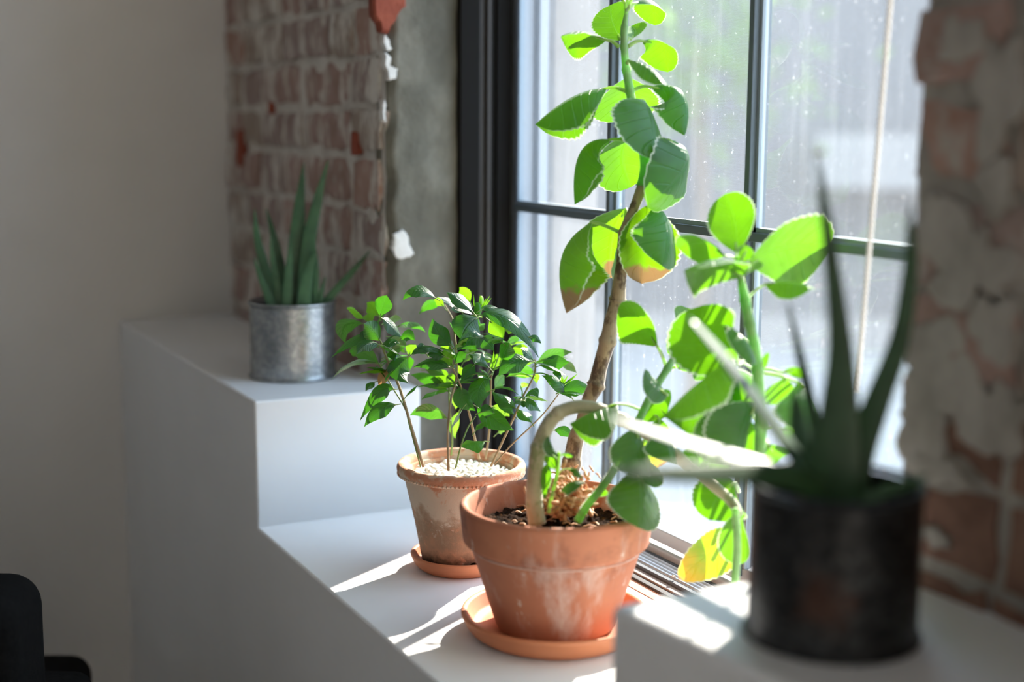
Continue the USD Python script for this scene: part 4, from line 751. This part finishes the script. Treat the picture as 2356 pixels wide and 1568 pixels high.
# ---------------------------------------------------------------- aloes
def aloe_leaf(plant, pts, mat, Z, conv=lambda x, y: (x, y), teeth=True, flat=0.45, face=0.0, lab=None):
    """pts: (x, y, width px, depth offset). A fleshy tapering leaf, channelled above, with small teeth on its margins."""
    q = np.array([[*at(*conv(a[0], a[1]), Z + a[3]), 0] for a in pts]); sc = 1.0 / (conv(1, 0)[0] - conv(0, 0)[0])
    q[:, 3] = [a[2] / sc * (Z + a[3]) / F / 2 for a in pts]; n = 22; q = spline(q, n); p, w = q[:, :3], np.maximum(q[:, 3], 0.0004)
    t = np.gradient(p, axis=0); t /= np.linalg.norm(t, axis=1, keepdims=True)
    v = EYE - p; v = v - t * (v * t).sum(1, keepdims=True); v /= np.linalg.norm(v, axis=1, keepdims=True); s = np.cross(t, v); s = s if s[n // 2][2] > 0 else -s; c_, s_ = math.cos(math.radians(face)), math.sin(math.radians(face)); v, s = v * c_ + s * s_, s * c_ - v * s_
    a = np.arange(14) * 2 * np.pi / 14; ca, sa = np.cos(a), np.sin(a); th = np.where(sa > 0, 0.22, 0.95) * flat
    V = (p[:, None] + s[:, None] * (ca[None, :] * w[:, None])[..., None] + v[:, None] * ((sa * th)[None, :] * w[:, None])[..., None]).reshape(-1, 3)
    i, j = np.meshgrid(np.arange(n - 1), np.arange(14), indexing='ij'); j2 = (j + 1) % 14
    k = np.stack([i * 14 + j, i * 14 + j2, (i + 1) * 14 + j2, (i + 1) * 14 + j], -1).reshape(-1, 4); f = np.vstack([k[:, [0, 1, 2]], k[:, [0, 2, 3]]])
    V = np.vstack([V, p[-1:] + t[-1:] * w[-1] * 2]); e = len(V) - 1; jj = np.arange(14); f = np.vstack([f, np.stack([(n - 1) * 14 + jj, (n - 1) * 14 + (jj + 1) % 14, np.full(14, e)], 1)])
    m = trimesh.Trimesh(V, f, process=False)
    lf = obj('leaf', m, mat, plant, smooth=True, label=lab)
    if teeth:
        sp = []
        for i in range(2, n - 1):
            for sg in (-1, 1):
                o = p[i] + s[i] * sg * w[i] * 0.93; h = 0.0016; d = s[i] * sg * h + t[i] * h * 0.5; b = t[i] * 0.0009; u = v[i] * 0.0005
                sp.append(trimesh.Trimesh([o - b + u, o + b + u, o - u * 2, o + d], [[0, 1, 3], [1, 2, 3], [2, 0, 3]], process=False))
        obj('tooth_row', sp, mat, lf, smooth=False, kind='stuff')
FZ = depth(fc_ + [0, 0, 0.11])
al = thing('aloe_plant', 'aloe with upright pointed leaves in the far shiny metal planter', 'potted plant', fc_ + [0, 0, 0.09])
acv = lambda x, y: (540 + x / 2.703, 340 + y / 2.703)
for pts in ([(265, 1020, 85, -.01), (190, 760, 64, -.01), (140, 560, 42, -.01), (124, 385, 8, -.01)], [(310, 1020, 70, .02), (285, 760, 62, .02), (245, 560, 42, .02), (198, 385, 8, .03)],
            [(375, 1020, 110, .0), (370, 700, 88, .0), (395, 400, 66, .0), (428, 100, 8, .02)], [(410, 1020, 90, .03), (405, 650, 70, .03), (415, 380, 44, .03), (432, 180, 8, .03)], [(430, 1020, 110, -.01), (460, 600, 86, -.01), (515, 330, 58, -.01), (580, 80, 8, -.02)],
            [(245, 1020, 60, -.03), (190, 880, 44, -.03), (148, 770, 24, -.03), (124, 690, 6, -.03)], [(325, 1020, 66, -.035), (332, 820, 54, -.035), (342, 690, 34, -.035), (347, 568, 6, -.035)], [(290, 1020, 62, -.025), (258, 820, 46, -.025), (234, 680, 28, -.025), (224, 542, 6, -.025)],
            [(425, 1020, 90, -.04), (445, 830, 68, -.04), (472, 720, 40, -.04), (500, 640, 6, -.045)], [(500, 1020, 44, -.02), (505, 860, 38, -.02), (503, 700, 30, -.02), (484, 550, 6, -.02)], [(515, 1020, 38, -.02), (535, 920, 28, -.02), (562, 800, 6, -.02)],
            [(545, 985, 52, .0), (648, 862, 46, .0), (750, 750, 34, .0), (838, 642, 6, .0)]):
    aloe_leaf(al, pts, 'aloe_skin', FZ, acv)
NZ = depth(nc_ + [0, 0, 0.116])
al = thing('aloe_plant', 'aloe with one tall dark blade and sprawling leaves in the near dark planter', 'potted plant', nc_ + [0, 0, 0.092])
for pts, lab, fa in (([(1930, 1180, 118, .0), (1925, 1080, 112, .0), (1932, 940, 88, -.005), (1934, 800, 56, -.01), (1918, 640, 38, -.015), (1900, 500, 26, -.02), (1882, 368, 7, -.02)], 'tall upright blade', 0),
                 ([(1950, 1160, 80, .01), (1975, 1040, 76, .01), (2020, 920, 60, .01), (2070, 780, 46, .0), (2094, 620, 34, -.01), (2094, 475, 8, -.01)], None, 0),
                 ([(1880, 1130, 66, .03), (1840, 1060, 66, .03), (1770, 960, 62, .04), (1690, 850, 52, .05), (1600, 745, 22, .06)], None, 62),
                 ([(1880, 1120, 60, .02), (1785, 1078, 58, .02), (1660, 1040, 52, .02), (1540, 1005, 44, .02), (1412, 962, 12, .02)], None, 62),
                 ([(1900, 1135, 80, -.03), (1820, 1095, 66, -.05), (1690, 1088, 58, -.08), (1560, 1090, 50, -.11), (1390, 1090, 14, -.14)], None, 28),
                 ([(1900, 1110, 44, .04), (1880, 1000, 30, .05), (1852, 870, 24, .06), (1814, 700, 6, .07)], None, 0),
                 ([(1985, 1150, 44, -.03), (2040, 1128, 36, -.04), (2090, 1112, 30, -.05), (2130, 1094, 10, -.05)], None, 40),
                 ([(1890, 1150, 60, .03), (1850, 1040, 50, .05), (1835, 960, 36, .07), (1830, 900, 8, .08)], None, 0)):
    aloe_leaf(al, pts, 'aloe_skin_dark', NZ, lab=lab, face=fa)
tipm = trimesh.creation.icosphere(2, 0.0032); tipm.vertices *= [1.3, 1.0, 0.8]; tipm.apply_translation(at(1882, 352, NZ - .02)); obj('dry_tip', tipm, 'rough_white', al, smooth=True, label='pale dried leaf tip')

# ---------------------------------------------------------------- cord, scrap, chair
q0, q1 = onx(2054, -60, 0.90), onx(1972, 900, 0.90); L = np.linspace(0, 1, 260)[:, None]; ax = q0 + (q1 - q0) * L
cord = thing('blind_cord', 'thin twisted pale blind cord hanging in front of the right window panes', 'cord', q1)
for k in range(2):
    a = L[:, 0] * 2 * np.pi * 34 + k * np.pi
    obj('strand', tube(ax + 0.0014 * np.stack([np.cos(a), np.sin(a), a * 0], 1), 0.0015, 6), 'cord_fibre', cord, smooth=True)
sc_ = onz(1550, 1330, SILL + 0.0125); m, uv = leaf_mesh(sc_ + [0, -0.004, 0.001], sc_ + [0.001, 0, 0.004], sc_ + [0, 0.005, 0.001], 0.006, 90, 0.6, 'ellipse', 8, 5)
obj('dry_leaf_scrap', m, 'gardenia_old_leaf', smooth=True, uv=uv, label='tiny curled dry scrap lying on the window track', cat='leaf')

ch = thing('upholstered_chair', 'black upholstered chair at the bottom left corner, its rounded back against the white wall', 'chair', (0.02, 1.52, 0))
def cham(lo, hi, r, c, yaw):
    b = rbox(lo, hi, r, 24); return tm(b.rotate([0, 0, math.degrees(yaw)]).translate([float(x) for x in c]))
cc = at(70, 1450, 1.55); yaw = -math.atan2(ROT[0, 2], ROT[1, 2]); ztop = at(60, 1340, 1.55)[2]; cc[2] = 0
obj('backrest', cham((-0.62, -0.07, 0.22), (0.0, 0.07, ztop), 0.035, cc, yaw), 'dark_fabric', ch, smooth=40)
z2 = at(150, 1562, 1.72)[2]
obj('arm', cham((-0.10, 0.06, 0.15), (0.012, 0.20, z2), 0.025, cc, yaw), 'dark_fabric', ch, smooth=40)
obj('seat', cham((-0.60, 0.07, 0.15), (-0.10, 0.56, 0.36), 0.03, cc, yaw), 'dark_fabric', ch, smooth=40)
obj('arm', cham((-0.70, 0.06, 0.15), (-0.60, 0.20, z2), 0.025, cc, yaw), 'dark_fabric', ch, smooth=40)
for x, y in ((-0.64, 0.0), (-0.03, 0.0), (-0.64, 0.48), (-0.03, 0.48)): obj('leg', cham((x - 0.02, y - 0.02, 0.0), (x + 0.02, y + 0.02, 0.24), 0.005, cc, yaw), 'chair_leg_wood', ch)
